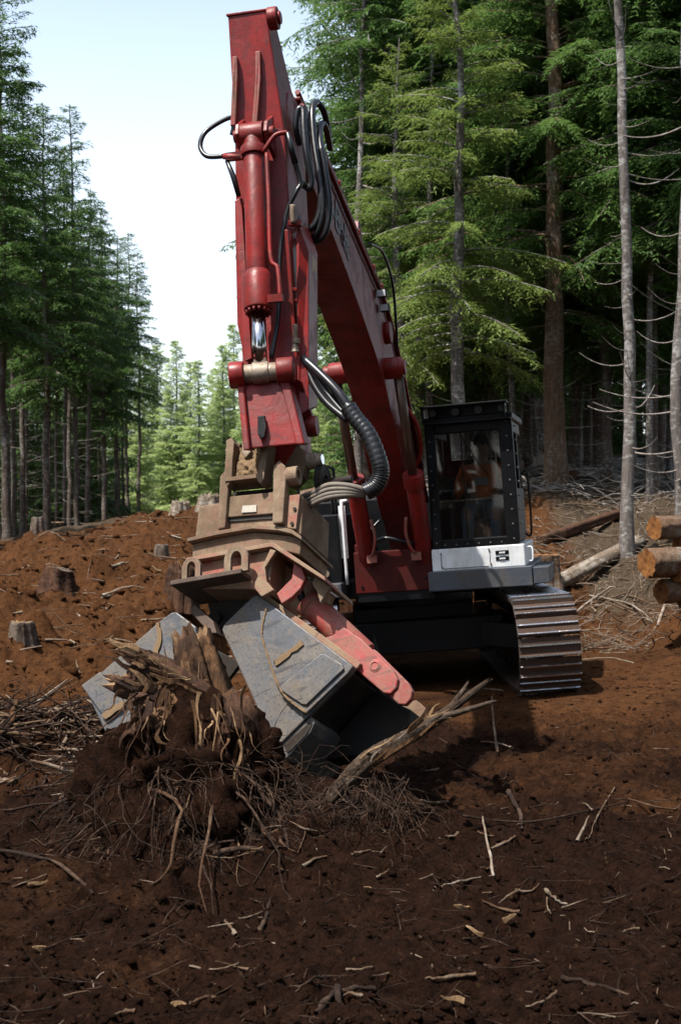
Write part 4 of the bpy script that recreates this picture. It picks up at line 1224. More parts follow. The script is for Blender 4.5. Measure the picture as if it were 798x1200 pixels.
# --- grapple
ga = R(20.0)
e2 = Vector((math.sin(ga), math.cos(ga), -0.36)).normalized()
e1 = Vector((math.cos(ga), -math.sin(ga), 0.14)); e1 = (e1 - e2 * e1.dot(e2)).normalized()
e3 = e1.cross(e2).normalized()
if e3.z < 0: e3 = -e3


def GP(pts, d0, ref=(298, 610), off=0.0):
    """photo marks laid on the grapple's face plane through (ref, d0), pushed off metres along its depth axis"""
    p0 = W(ref[0], ref[1], d0)
    return [onplane(x, y, p0, e2) + e2 * off for x, y in pts]


def gprism(pts, d0, depth, off=0.0, ref=(298, 610)):
    m = MB(MI)
    m.prism(GP(pts, d0, ref, off), e2 * depth)
    return m


D0 = 9.12
g = gprism([(233, 593), (262, 588), (300, 582), (340, 579), (355, 581), (353, 627), (345, 624), (300, 619), (262, 625), (228, 634)], D0, 0.52)
grapple = g.build('grapple_body', MT['mud'], ex, 0.012)
GC = grapple


def gpart(name, pts, depth, mat, off=0.0, bevel=0.006, par=None, d0=D0):
    return gprism(pts, d0, depth, off).build(name, mat, par or GC, bevel)


gpart('flange', [(224, 634), (262, 625), (300, 619), (330, 620), (346, 624), (357, 632), (357, 636), (346, 629), (330, 625), (300, 623), (262, 629.5), (224, 638)], 0.62, MT['mud'], -0.06, 0.003)
gpart('turntable_drum', [(227, 638), (262, 630), (300, 624), (345, 629), (354, 634), (352, 650), (322, 643), (290, 648), (226, 659)], 0.50, MT['mud'], -0.01)
gpart('lower_flange', [(223, 657), (322, 639), (326, 640), (384, 679), (385, 684), (324, 645), (321, 644), (223, 661.5)], 0.55, MT['mud_red'], -0.06, 0.003)
gpart('lower_housing', [(228, 661), (320, 645), (315, 694), (292, 690), (232, 690)], 0.50, MT['mud_red'], 0.0)
gpart('gusset', [(320, 646), (327, 648), (314, 668), (316, 684), (324, 694), (310, 702), (300, 690)], 0.05, MT['mud_red'], -0.05)
gpart('gusset', [(342, 657), (352, 664), (356, 676), (350, 688), (340, 698), (328, 706), (322, 694), (340, 676)], 0.05, MT['red_worn'], 0.03)
gpart('gusset', [(366, 673), (384, 684), (378, 694), (372, 704), (368, 690), (362, 680)], 0.05, MT['mud'], 0.05)
gpart('inner_wall', [(318, 648), (376, 684), (366, 706), (330, 712), (308, 700)], 0.05, MT['mud_red'], 0.24)
gpart('access_panel', [(266, 584), (325, 578), (325, 603), (266, 608)], 0.03, MT['mud'], -0.028)
gpart('data_plate', [(287, 595), (303, 594), (303, 602), (286, 603)], 0.008, MT['plate_sticker'], -0.038, 0.0)
gpart('panel_gap', [(268, 608.5), (324, 604), (324, 608), (268, 612)], 0.02, MT['steel_dark'], -0.012, 0.0)
gpart('wedge_plate', [(336, 583), (354, 581), (349, 622), (333, 620)], 0.05, MT['mud_red'], -0.035)
for (x, y) in ((348, 599), (345, 616)):
    p = GP([(x, y)], D0, off=-0.035)[0]
    m = MB(MI); m.cyl(p, p - e2 * 0.012, 0.012, 8); m.build('bolt', MT['steel_dark'], GC)
# ear plates that carry the tilt pin
for pts, off in (([(262, 562), (269, 553), (273, 558), (268, 622), (259, 624)], -0.06), ([(326, 552), (333, 545), (340, 552), (341, 563), (337, 618), (325, 619)], -0.09)):
    gpart('ear_plate', pts, 0.07, MT['mud'], off, 0.01)
p = GP([(338, 561)], D0, off=-0.03)[0]
m = MB(MI); m.ring(p + e1 * 0.04, e1, 0.062, 0.034, 0.09, 24); m.build('pin_bush', MT['mud'], GC, 0.006)
# coupler bracket on top, dirt packed in its pocket
for pts, off in (([(271, 521), (277, 518), (280, 524), (278, 545), (277, 568), (272, 575), (268, 567), (270, 540)], -0.11), ([(312, 519), (319, 516), (321, 526), (318, 545), (315, 567), (311, 573), (307, 568), (310, 545)], -0.12)):
    gpart('coupler_plate', pts, 0.13, MT['mud'], off + 0.03, 0.006)
gpart('coupler_hook', [(262, 526), (265, 519), (273, 516), (281, 518), (277, 526), (270, 536), (266, 537)], 0.16, MT['mud'], 0.02, 0.01)
gpart('coupler_plate', [(318, 522), (328, 514), (340, 512), (348, 518), (350, 530), (346, 548), (334, 560), (322, 556), (318, 540)], 0.10, MT['mud'], 0.14, 0.01)
gpart('pocket_plate', [(270, 524), (318, 520), (313, 566), (272, 570)], 0.04, MT['mud'], 0.05)
gpart('pocket_lip', [(270, 565), (313, 561), (313, 565), (270, 570)], 0.16, MT['mud'], -0.09, 0.003)
gpart('shadow_gap_plate', [(266, 570), (326, 564), (327, 578), (266, 585)], 0.03, MT['steel_dark'], 0.10)
gpart('pocket_lug', [(287, 521), (293, 516), (298, 521), (297, 533), (291, 540), (287, 534)], 0.05, MT['pin'], -0.05, 0.006)
p = GP([(350, 527)], D0, off=0.20)[0]
m = MB(MI); m.tube([p - e1 * 0.02, p + e1 * 0.05, p + e1 * 0.052, p + e1 * 0.085], [0.058, 0.052, 0.040, 0.040], 20, smooth=False); m.build('coupler_pin', MT['pin'], GC, 0.004)
m = MB(MI); m.cyl(p + e1 * 0.083, p + e1 * 0.095, 0.034, 16); m.build('pin_cap', MT['chrome'], GC)
p = GP([(362, 548)], D0, off=0.28)[0]
m = MB(MI); m.ring(p, e1, 0.125, 0.05, 0.05, 24); m.cyl(p, p + e1 * 0.20, 0.030, 14); m.build('swivel_disc', MT['steel_dark'], GC, 0.005)
p = GP([(372, 552)], D0, off=0.34)[0]
m = MB(MI); m.cyl(p - e1 * 0.05, p + e1 * 0.09 - e3 * 0.02, 0.055, 16); m.build('hydraulic_motor', MT['mud_red'], GC, 0.006)
# packed dirt, rough
gx, gy = 22, 26
vs, fs = [], []
for a in range(gy):
    for b in range(gx):
        tx, ty = b / (gx - 1), a / (gy - 1)
        x = 276.5 + tx * 36 - ty * 1.0; y = 526 - 3 * tx + ty * 39
        edge_ = min(tx, 1 - tx, 1 - ty) * 6
        hgt = 0.012 + 0.05 * ty + 0.035 * min(1, edge_) * (0.5 + float(vnoise(np.array([b / 3.1]), np.array([a / 3.1]), 91)[0])) + 0.016 * float(vnoise(np.array([b * 1.0]), np.array([a * 1.0]), 93)[0])
        vs.append(GP([(x, y)], D0, off=0.05 - hgt)[0])
for a in range(gy - 1):
    for b in range(gx - 1):
        fs.append((a * gx + b, a * gx + b + 1, (a + 1) * gx + b + 1, (a + 1) * gx + b))
m = MB(MI); m.add(vs, fs, True); pd = m.build('packed_dirt', MT['mudpack'], GC)
# base plate with two lifting lugs
sl = MB(MI)
bp_ = GP([(212, 689), (294, 675), (310, 690)], D0, off=-0.16)
sl.prism([bp_[0], bp_[1], bp_[1] + e2 * 0.45, bp_[0] + e2 * 0.45], -e3 * 0.03)
sl.build('base_plate', MT['mud_dark'], GC, 0.004)
for (x, y, w_) in ((234, 672, 0.9), (286, 662, 1.15)):
    c = GP([(x, y)], D0, off=-0.13)[0]
    pr = []
    m = MB(MI)
    out, inn = [], []
    for k in range(13):
        a = math.pi * k / 12
        out.append(c + (e1 * math.cos(a) * 0.07 + e3 * (math.sin(a) * 0.075)) * w_)
        inn.append(c + (e1 * math.cos(a) * 0.032 + e3 * (math.sin(a) * 0.045)) * w_)
    lo_ = [q - e3 * 0.085 for q in (out[0], inn[0], inn[-1], out[-1])]
    for q1, q2, q3, q4 in [(out[k], out[k + 1], inn[k + 1], inn[k]) for k in range(12)] + [(lo_[0], out[0], inn[0], lo_[1]), (lo_[2], inn[-1], out[-1], lo_[3])]:
        m.prism([q1, q2, q3, q4], e2 * 0.035)
    m.build('lifting_lug', MT['mud'], GC)
# hinge block under the plate
m = gprism([(225, 694), (300, 682), (306, 708), (270, 722), (232, 724)], D0, 0.26, 0.24); m.build('hinge_block', MT['steel_dark'], GC, 0.01)
for (x, y) in ((235, 713), (262, 722)):
    p = GP([(x, y)], D0, off=0.21)[0]; m = MB(MI); m.cyl(p, p + e2 * 0.06, 0.045, 18); m.build('hinge_pin', MT['steel_dark'], GC, 0.006)
gpart('jaw_arm', [(222, 716), (228, 708), (250, 728), (254, 742), (246, 742)], 0.12, MT['mud_dark'], 0.0)

# jaws: hinge axis along e2, side plate towards the viewer, shell behind it
JD = 8.72


def jprism(pts, depth, off=0.0): return gprism(pts, JD, depth, off, (350, 790))


rj = jprism([(260, 738), (263, 731), (297, 698), (302, 697), (316, 706), (365, 744), (416, 782), (411, 789), (364, 836), (328, 872), (322, 874)], 0.05)
jaw = rj.build('jaw', MT['steel'], ex, 0.008)
def ragged(pts, amp=0.55, n=7, seed=4):
    q_ = random.Random(seed + len(pts)); out_ = []
    for (x0, y0), (x1, y1) in zip(pts, pts[1:] + pts[:1]):
        for k in range(n):
            t = k / n; out_.append((x0 + (x1 - x0) * t + q_.uniform(-amp, amp), y0 + (y1 - y0) * t + q_.uniform(-amp, amp)))
    return out_
def jpart(name, pts, depth, mat, off=0.0, bevel=0.006, par=None): return jprism(pts, depth, off).build(name, mat, par or jaw, bevel)
jpart('wear_plate', [(316, 707), (313, 716), (308, 735), (310, 752), (320, 785), (331, 811), (346, 826), (362, 836), (411, 789), (416, 782), (365, 744)], 0.035, MT['steel'], -0.034, 0.006)
rr_ = random.Random(8)
pth = catmull(GP([(315, 715), (310, 736), (311, 753), (321, 785), (332, 811), (346, 826), (362, 837)], JD, (350, 790), -0.036), 9)
m = MB(MI); m.tube(pth, [rr_.uniform(0.004, 0.011) for _ in pth], 6); m.build('mud_ridge', MT['mudpack'], jaw)
jpart('raised_pad', [(379, 769), (384, 769), (404, 781), (406, 786), (362, 828), (357, 827), (334, 812), (332, 806)], 0.03, MT['steel'], -0.052, 0.005)
jpart('weld_bar', ragged([(324, 777), (356, 753), (359, 757), (327, 782)], 1.1), 0.02, MT['mudpack'], -0.046, 0.0)
jpart('rear_plate', [(262, 731), (302, 697), (365, 744), (420, 775), (440, 790), (411, 830), (364, 846), (328, 872), (322, 874)], 0.05, MT['steel_dark'], 0.80)
# shell walls
def wall(name, a, b, th, d0, d1, mat):
    pts = GP([a, b], JD, (350, 790))
    n = e2.cross(pts[1] - pts[0]).normalized()
    m = MB(MI); m.prism([pts[0] + e2 * d0, pts[1] + e2 * d0, pts[1] + n * th + e2 * d0, pts[0] + n * th + e2 * d0], e2 * (d1 - d0)); return m.build(name, mat, jaw, 0.004)
for a, b in (((411, 788), (364, 835)), ((364, 835), (329, 870))):
    wall('shell_plate', a, b, 0.04, 0.05, 0.80, MT['steel_dark'])
for a, b in (((302, 698), (366, 745)), ((366, 745), (415, 781))):
    wall('shell_plate', a, b, -0.04, 0.05, 0.80, MT['mud_red'])
jpart('cutting_lip', [(326, 871), (363, 838), (368, 846), (362, 858), (334, 888), (328, 890), (324, 882)], 0.78, MT['steel'], 0.02, 0.008)
jpart('lip_pocket', [(331, 873), (361, 846), (364, 849), (358, 860), (336, 882)], 0.01, MT['steel_dark'], 0.012, 0.0)
# clevis plates and jaw cylinder
CLV = [(366, 743), (384, 738), (397, 728), (418, 742), (456, 780), (461, 790), (459, 800), (452, 807), (444, 806), (416, 782)]
for k, (off, dx, dy) in enumerate(((0.09, 0, 2), (0.37, 2, 3))):
    pts = [(x + dx, y + dy) for x, y in CLV]
    jpart('clevis_plate', pts, 0.06, MT['red_worn'], off, 0.008)
p = GP([(434, 776)], JD, (350, 790), 0.10)[0]
m = MB(MI); m.cyl(p, p - e2 * 0.014, 0.040, 24); m.ring(p - e2 * 0.012, e2, 0.030, 0.020, 0.014, 20); m.build('clevis_pin', MT['red_worn'], jaw, 0.004)
jpart('shell_end', [(413, 786), (444, 806), (455, 811), (452, 828), (428, 850), (392, 866), (350, 872), (366, 840)], 0.24, MT['steel_dark'], 0.50, 0.01)
jpart('tail_plate', [(410, 800), (450, 790), (462, 800), (456, 812), (420, 840)], 0.05, MT['mud'], 0.70, 0.004)
pa = GP([(346, 693)], JD, (350, 790), 0.20)[0]; pb = GP([(430, 772)], JD, (350, 790), 0.26)[0]; dv = pb - pa
m = MB(MI); m.cyl(pa + dv * 0.04, pa + dv * 0.80, 0.088, 24); m.cyl(pa + dv * 0.02, pa + dv * 0.10, 0.096, 24); m.build('jaw_cylinder', MT['red_worn'], jaw, 0.006)
m = MB(MI); m.cyl(pa + dv * 0.70, pb, 0.05, 18); m.build('cylinder_rod', MT['chrome'], jaw)
m = MB(MI); m.tube(catmull([pa + dv * 0.02 - e1 * 0.02, pa - dv * 0.10 + e3 * 0.03, pa - dv * 0.2 + e3 * 0.10 + e2 * 0.1], 5), 0.03, 8); m.build('hose', MT['rubber'], jaw)
# far jaw
lj = jprism([(89, 799), (111, 783), (129, 767), (177, 725), (193, 713), (199, 712), (224, 731), (227, 737), (210, 768), (190, 800), (156, 830), (133, 873), (128, 875), (119, 862)], 0.05, 0.10)
jaw2 = lj.build('jaw', MT['steel'], ex, 0.008)
def j2(name, pts, depth, mat, off, bevel=0.005): return jprism(pts, depth, off).build(name, mat, jaw2, bevel)
j2('wear_plate', [(89, 800), (111, 784), (135, 812), (140, 824), (118, 840)], 0.03, MT['steel'], 0.075)
j2('mud_ridge', ragged([(176, 726), (180, 725), (183, 745), (178, 762), (172, 762), (178, 744)], .7, 4), 0.02, MT['mudpack'], 0.085, 0.0)
j2('mud_ridge', ragged([(113, 834), (138, 818), (142, 823), (118, 840)], .7, 4), 0.02, MT['mudpack'], 0.07, 0.0)
j2('rear_plate', [(100, 800), (190, 722), (226, 740), (180, 800), (135, 865)], 0.05, MT['steel_dark'], 0.80)
def wall2(a, b, th):
    pts = GP([a, b], JD, (350, 790)); n = e2.cross(pts[1] - pts[0]).normalized()
    m = MB(MI); m.prism([pts[0] + e2 * 0.15, pts[1] + e2 * 0.15, pts[1] + n * th + e2 * 0.15, pts[0] + n * th + e2 * 0.15], e2 * 0.65); m.build('shell_plate', MT['steel_dark'], jaw2, 0.004)
for a, b in (((92, 799), (129, 768)), ((129, 768), (192, 715)), ((92, 800), (121, 862))): wall2(a, b, 0.035 if a[0] != 92 or b[0] == 129 else -0.035)

# ------------------------------------------------------------------ operator
def skin_obj(name, verts, edges, radii, mat, parent, root=0, sub=2):
    me = bpy.data.meshes.new(name); me.from_pydata([tuple(v) for v in verts], edges, []); me.materials.append(mat)
    o = link(name, me, parent)
    sk = o.modifiers.new('skin', 'SKIN'); sk.use_smooth_shade = True
    for i, r in enumerate(radii): me.skin_vertices[0].data[i].radius = (r, r) if not isinstance(r, tuple) else r
    for i in range(len(verts)): me.skin_vertices[0].data[i].use_root = (i == root)
    sb = o.modifiers.new('sub', 'SUBSURF'); sb.levels = sub; sb.render_levels = sub
    return o


person = empty('person'); person.matrix_world = MX @ Matrix.Translation((0, 0, -0.13))
tag(person, 'seated operator in orange long-sleeved shirt and jeans behind the cab windscreen', 'person')
pv = 0.90
V_, E_, R_ = [], [], []


def chain(pts, rad, start=None):
    prev = start
    for p, r in zip(pts, rad):
        V_.append(Vector(p)); R_.append(r); i = len(V_) - 1
        if prev is not None: E_.append((prev, i))
        prev = i
    return prev


pel = chain([(0.36, pv, 2.00)], [0.15])
chest = chain([(0.34, pv, 2.14), (0.33, pv, 2.30), (0.335, pv, 2.42)], [0.145, 0.16, 0.15], pel)
neck = chain([(0.35, pv, 2.52), (0.37, pv, 2.58)], [0.058, 0.06], chest)
head = chain([(0.39, pv, 2.66), (0.39, pv, 2.74)], [(0.085, 0.10), (0.08, 0.095)], neck)
arms = {}
for s in (-1, 1):
    wr = chain([(0.33, pv + s * 0.19, 2.44), (0.40, pv + s * 0.28, 2.20), (0.62, pv + s * 0.295, 2.16), (0.70, pv + s * 0.30, 2.165)], [0.068, 0.054, 0.038, 0.034], chest)
    arms[s] = wr
    palm = chain([(0.755, pv + s * 0.30, 2.175)], [0.034], wr)
    for k, (dv_, ln) in enumerate(((-0.027, 0.9), (-0.009, 1.0), (0.009, 0.95), (0.027, 0.8))):
        chain([(0.795, pv + s * 0.30 + dv_, 2.20 - 0.004 * k), (0.795 + 0.03 * ln, pv + s * 0.30 + dv_, 2.18), (0.80 + 0.022 * ln, pv + s * 0.30 + dv_ * 0.9, 2.152)], [0.0095, 0.009, 0.008], palm)
    chain([(0.755, pv + s * 0.262, 2.19), (0.785, pv + s * 0.262, 2.185)], [0.010, 0.009], palm)
for s in (-1, 1):
    ft = chain([(0.46, pv + s * 0.10, 1.98), (0.82, pv + s * 0.15, 2.00), (0.90, pv + s * 0.15, 1.70), (0.93, pv + s * 0.14, 1.50), (1.06, pv + s * 0.15, 1.465)], [0.095, 0.066, 0.055, 0.045, 0.035], pel)
body = skin_obj('body', V_, E_, R_, MT['skin'], person)
V_, E_, R_ = [], [], []
a_ = chain([(0.36, pv, 2.02), (0.34, pv, 2.14), (0.33, pv, 2.30), (0.335, pv, 2.43), (0.345, pv, 2.50)], [0.165, 0.160, 0.175, 0.165, 0.075])
for s in (-1, 1):
    chain([(0.33, pv + s * 0.195, 2.44), (0.40, pv + s * 0.285, 2.20), (0.62, pv + s * 0.295, 2.16), (0.68, pv + s * 0.30, 2.163)], [0.082, 0.068, 0.052, 0.046], 3)
skin_obj('shirt', V_, E_, R_, MT['orange'], person)
V_, E_, R_ = [], [], []
chain([(0.37, pv, 1.99)], [0.155])
for s in (-1, 1):
    chain([(0.46, pv + s * 0.10, 1.985), (0.80, pv + s * 0.15, 2.005), (0.89, pv + s * 0.15, 1.72), (0.92, pv + s * 0.14, 1.54)], [0.105, 0.080, 0.066, 0.060], 0)
skin_obj('jeans', V_, E_, R_, MT['denim'], person)
m = MB(); m.box((0.512, pv - 0.01, 2.31), (0.012, 0.15, 0.085)); m.build('shirt_print', MT['print'], person, 0.004)
for s in (-1, 1):
    m = MB(); m.tube(catmull([(0.91, pv + s * 0.14, 1.53), (0.93, pv + s * 0.14, 1.475), (1.00, pv + s * 0.145, 1.465), (1.09, pv + s * 0.15, 1.455)], 4), [0.05, 0.052, 0.053, 0.052, 0.05, 0.05, 0.05, 0.048, 0.046, 0.045, 0.042, 0.038, 0.03], 12); m.build('boot', MT['boot'], person)
# face and hair
m = MB(); hc = Vector((0.385, pv, 2.70))
vs, fs = [], []
nu, nvv = 14, 8
for i_ in range(nvv + 1):
    ph = math.pi * 0.62 * i_ / nvv
    for k in range(nu):
        th = 2 * math.pi * k / nu
        rx = 0.112; fr_ = math.cos(th)
        cut = 1.0 if fr_ < 0.2 else 0.78
        p_ = ph * cut
        vs.append(hc + Vector((math.sin(p_) * math.cos(th) * 0.112 - 0.012, math.sin(p_) * math.sin(th) * 0.094, math.cos(p_) * 0.125 + 0.012)))
for i_ in range(nvv):
    for k in range(nu):
        l = (k + 1) % nu
        fs.append((i_ * nu + k, i_ * nu + l, (i_ + 1) * nu + l, (i_ + 1) * nu + k))
m.add(vs, fs, True); m.build('hair', MT['hair'], person)
m = MB(); m.tube([hc + Vector((0.088, 0, 0.02)), hc + Vector((0.115, 0, -0.025)), hc + Vector((0.10, 0, -0.035))], [0.010, 0.015, 0.010], 8); m.build('nose', MT['skin'], person)
for s in (-1, 1):
    m = MB(); m.tube([hc + Vector((0.083, s * 0.034, 0.008)), hc + Vector((0.098, s * 0.034, 0.008))], [0.014, 0.006], 8); m.build('eye', MT['hair'], person)
    m = MB(); m.tube([hc + Vector((0.0, s * 0.088, 0.01)), hc + Vector((-0.005, s * 0.098, -0.01)), hc + Vector((0.0, s * 0.088, -0.03))], [0.012, 0.016, 0.01], 8); m.build('ear', MT['skin'], person)
m = MB(); m.box(hc + Vector((0.096, 0, -0.062)), (0.012, 0.042, 0.009)); m.build('mouth', MT['boot'], person, 0.003)

# ------------------------------------------------------------------ stump, roots, logs and litter
def ground_hit(px, py, dmax=40.0):
    d = np.arange(4.5, dmax, 0.02)
    x = (px - 399) * d / F; z = CAM_Z - (py - 600) * d / F
    g_ = ground_h(x, d)
    k = np.nonzero(z <= g_)[0]
    i_ = int(k[0]) if len(k) else len(d) - 1
    return Vector((x[i_], d[i_], g_[i_]))


def n3(x, y, z, sc, seed):
    return (vnoise(x / sc + 5.1, y / sc + z / sc * 0.7, seed) + vnoise(y / sc + 9.3, z / sc - x / sc * 0.6, seed + 1) + vnoise(z / sc + 2.2, x / sc + y / sc * 0.8, seed + 2)) / 3 - 0.5


def rough_log(path, radii, seed, nseg=22, nring=26, flute=0.22, jag=0.0, jag0=0.0, cap_mat=False):
    """fluted, noisy log; jag breaks the far end into fibres; returns V, quads, cap faces"""
    rs = np.random.RandomState(seed)
    path = np.array([tuple(p) for p in catmull(path, 8)])
    t = np.linspace(0, 1, len(path)); tt = np.linspace(0, 1, nring)
    P = np.stack([np.interp(tt, t, path[:, j]) for j in range(3)], -1)
    rr = np.interp(tt, np.linspace(0, 1, len(radii)), radii)
    V, Q = tube_arrays([P], [np.ones(nring)], nseg)
    V = V.reshape(nring, nseg, 3)
    D = V - P[:, None, :]
    ang = np.arange(nseg)
    fl = rs.rand(nseg) - 0.5
    fl2 = (rs.rand(nring, nseg) - 0.5) * 0.14
    low = n3(V[..., 0], V[..., 1], V[..., 2], 0.35, seed)
    k = rr[:, None] * (1 + flute * (fl[None] + fl2) + 0.5 * low * flute * 1.2)
    V = P[:, None, :] + D * k[..., None]
    T = np.gradient(P, axis=0); T /= np.linalg.norm(T, axis=1, keepdims=True)
    if jag > 0:
        V[-1] += T[-1] * ((rs.rand(nseg) ** 2) * jag)[:, None]
        V[-2] += T[-2] * ((rs.rand(nseg) - 0.6) * jag * 0.25)[:, None]
    if jag0 > 0: V[0] -= T[0] * ((rs.rand(nseg)) * jag0)[:, None]
    Vf = V.reshape(-1, 3)
    c0 = len(Vf); Vf = np.concatenate([Vf, [P[0] - T[0] * (-0.3 * jag0)], [P[-1] - T[-1] * (0.25 * jag)]])
    tri = []
    last = (nring - 1) * nseg
    for k in range(nseg):
        l = (k + 1) % nseg
        tri.append((c0, l, k)); tri.append((c0 + 1, last + k, last + l))
    return Vf, Q, tri


def log_obj(name, path, radii, seed, mat, parent=None, capmat=None, origin=None, **kw):
    V, Q, tri = rough_log(path, radii, seed, **kw)
    o3 = np.array(origin if origin is not None else (0, 0, 0), dtype=float)
    me = bpy.data.meshes.new(name)
    me.from_pydata([tuple(v - o3) for v in V], [], [tuple(int(i) for i in q) for q in Q] + tri)
    me.materials.append(mat)
    me.polygons.foreach_set('use_smooth', [True] * len(Q) + [False] * len(tri))
    if capmat:
        me.materials.append(capmat)
        me.polygons.foreach_set('material_index', [0] * len(Q) + [1] * len(tri))
    o = link(name, me, parent); o.location = tuple(o3) if parent is None else (0, 0, 0)
    return o


def sliver(name, p0, p1, wd, th, mat, parent, bow, rs_, origin):
    """tapered split strip of wood with a twist"""
    p0, p1 = Vector(p0), Vector(p1); ax_ = (p1 - p0)
    sd_ = ax_.cross(Vector((rs_.uniform(-.4, .4), -1, rs_.uniform(-.3, .3)))).normalized(); nn = ax_.cross(sd_).normalized()
    vs, n = [], 5
    for i_ in range(n + 1):
        t = i_ / n
        c = p0 + ax_ * t + nn * bow * math.sin(t * math.pi) + sd_ * bow * 0.6 * math.sin(t * 2.1 * math.pi)
        w_ = wd * (1 - 0.8 * t ** 1.6) * rs_.uniform(0.8, 1.2); h_ = th * (1 - 0.6 * t)
        for a, b in ((-1, -1), (1, -1), (1, 1), (-1, 1)):
            vs.append(c + sd_ * (a * w_ / 2) + nn * (b * h_ / 2))
    fs = [(3, 2, 1, 0), (n * 4, n * 4 + 1, n * 4 + 2, n * 4 + 3)]
    for i_ in range(n):
        for k in range(4):
            l = (k + 1) % 4
            fs.append((i_ * 4 + k, i_ * 4 + l, i_ * 4 + 4 + l, i_ * 4 + 4 + k))
    me = bpy.data.meshes.new(name); me.from_pydata([tuple(v - Vector(origin)) for v in vs], [], fs); me.materials.append(mat)
    o = link(name, me, parent); return o


rs = random.Random(21); nrs = np.random.RandomState(21)
base = Vector((STUMP.x, STUMP.y + 0.2, gh(STUMP.x, STUMP.y + 0.2)))
us = empty('uprooted_stump', base)
tag(us, 'splintered uprooted stump with hanging roots and clinging soil held in the grapple jaws', 'stump')
# soil held in the roots
cen = np.array([STUMP.x - 0.10, STUMP.y + 0.30, 0.20]); nth, nph = 110, 70
th, ph = np.meshgrid(np.linspace(0, 2 * np.pi, nth, endpoint=False), np.linspace(0.02, np.pi - 0.02, nph))
ux, uy, uz = np.sin(ph) * np.cos(th), np.sin(ph) * np.sin(th), np.cos(ph)
rad = 1 + 1.0 * n3(ux, uy, uz, 0.55, 70) + 0.55 * n3(ux, uy, uz, 0.2, 75) + 0.32 * n3(ux, uy, uz, 0.075, 80)
X_, Y_, Z_ = cen[0] + 0.60 * ux * rad, cen[1] + 0.60 * uy * rad, cen[2] + 0.64 * uz * rad
V = np.stack([X_, Y_, Z_], -1).reshape(-1, 3) - np.array(base)
ids = np.arange(nth * nph).reshape(nph, nth)
Q = np.stack([ids[:-1], np.roll(ids[:-1], -1, 1), np.roll(ids[1:], -1, 1), ids[1:]], -1).reshape(-1, 4)
link('soil_clump', raw_mesh('soil_clump', V, Q, MT['clod'], True), us)
# wood of the stump
log_obj('stump_wood', [W(262, 880, 8.05), W(228, 838, 7.98), W(190, 806, 7.95), W(158, 790, 7.98)], [0.20, 0.20, 0.17, 0.13], 5, MT['rot'], us, MT['split_pale'], base, flute=0.8, jag=0.16, nring=12, nseg=30)
log_obj('stump_wood', [W(250, 880, 8.1), W(238, 810, 8.15), W(226, 757, 8.22)], [0.15, 0.13, 0.095], 6, MT['split'], us, MT['split_pale'], base, flute=0.8, jag=0.13, nseg=34)
log_obj('stump_wood', [W(240, 850, 8.0), W(205, 830, 7.9), W(192, 870, 7.75), W(186, 920, 7.7)], [0.13, 0.13, 0.09, 0.03], 7, MT['rot'], us, None, base, flute=0.8, jag=0.15, nseg=30)
log_obj('stump_wood', [W(255, 830, 8.0), W(272, 850, 7.8), W(275, 885, 7.72), W(276, 930, 7.66)], [0.11, 0.075, 0.05, 0.02], 8, MT['split'], us, None, base, flute=0.8, jag=0.1, nseg=26)
# split fibres: on the broken top, and torn strips hanging in front
for k in range(105):
    t = rs.random(); a = (235 - 75 * t + rs.gauss(0, 4), 832 - 46 * t + rs.uniform(-30, 22)); dd = 7.80 + rs.uniform(-.06, .10) + 0.0006 * abs(a[1] - 800)
    ln = rs.uniform(14, 46); an = rs.gauss(math.pi * 0.86, 0.30)
    sliver('splinter', W(a[0], a[1], dd), W(a[0] + ln * math.cos(an), a[1] - ln * math.sin(an) * .8, dd - rs.uniform(-.03, .06)), 0.008 + 0.045 * rs.random() ** 2, 0.011, rs.choice([MT['split'], MT['split_pale'], MT['split_pale'], MT['rot'], MT['split']]), us, rs.uniform(-.02, .02), rs, base)
for c_ in range(11):                    # torn bundles, each with its own lean
    bx, by = rs.uniform(140, 205), rs.uniform(806, 850); bd_ = 7.62 + rs.uniform(-.08, .12); lean = (bx - 190) * 0.8 + rs.gauss(-12, 16); bl = rs.uniform(45, 125)
    for k in range(rs.randint(4, 10)):
        x0 = bx + rs.gauss(0, 6); y0 = by + rs.gauss(0, 7); dd = bd_ + rs.uniform(-.05, .05); ln = bl * rs.uniform(.35, 1.15)
        sliver('splinter', W(x0, y0, dd), W(x0 + lean * ln / 90 + rs.gauss(0, 9), y0 + ln, dd - rs.uniform(-.02, .14)), 0.007 + 0.04 * rs.random() ** 2, 0.011, rs.choice([MT['split'], MT['split_pale'], MT['rot'], MT['rot'], MT['split']]), us, rs.uniform(-.05, .05), rs, base)
for c_ in range(12):                     # chunks of rotten wood in the soil
    cx, cy = rs.uniform(195, 285), rs.uniform(815, 920)
    a_ = W(cx, cy, 7.72); an = rs.uniform(-2.2, -0.9); ln = rs.uniform(.08, .2)
    log_obj('stump_wood', [a_, a_ + Vector((math.cos(an) * ln * .4, -.05, math.sin(an) * ln * .5)), a_ + Vector((math.cos(an) * ln, -.06, math.sin(an) * ln))], [rs.uniform(.04, .09), rs.uniform(.04, .09), .03], 300 + c_, rs.choice([MT['rot'], MT['split'], MT['rot']]), us, MT['split'], base, flute=0.9, jag=0.06, jag0=0.05, nseg=16, nring=9)
for k in range(30):
    x0 = rs.uniform(225, 288); y0 = rs.uniform(800, 890); dd = 7.55 + rs.uniform(-.06, .1)
    sliver('splinter', W(x0, y0, dd), W(x0 + rs.gauss(0, 10), y0 + rs.uniform(22, 85), dd - rs.uniform(-.02, .1)), rs.uniform(0.006, 0.022), 0.008, rs.choice([MT['split'], MT['rot'], MT['rot'], MT['split_pale']]), us, rs.uniform(-.03, .03), rs, base)
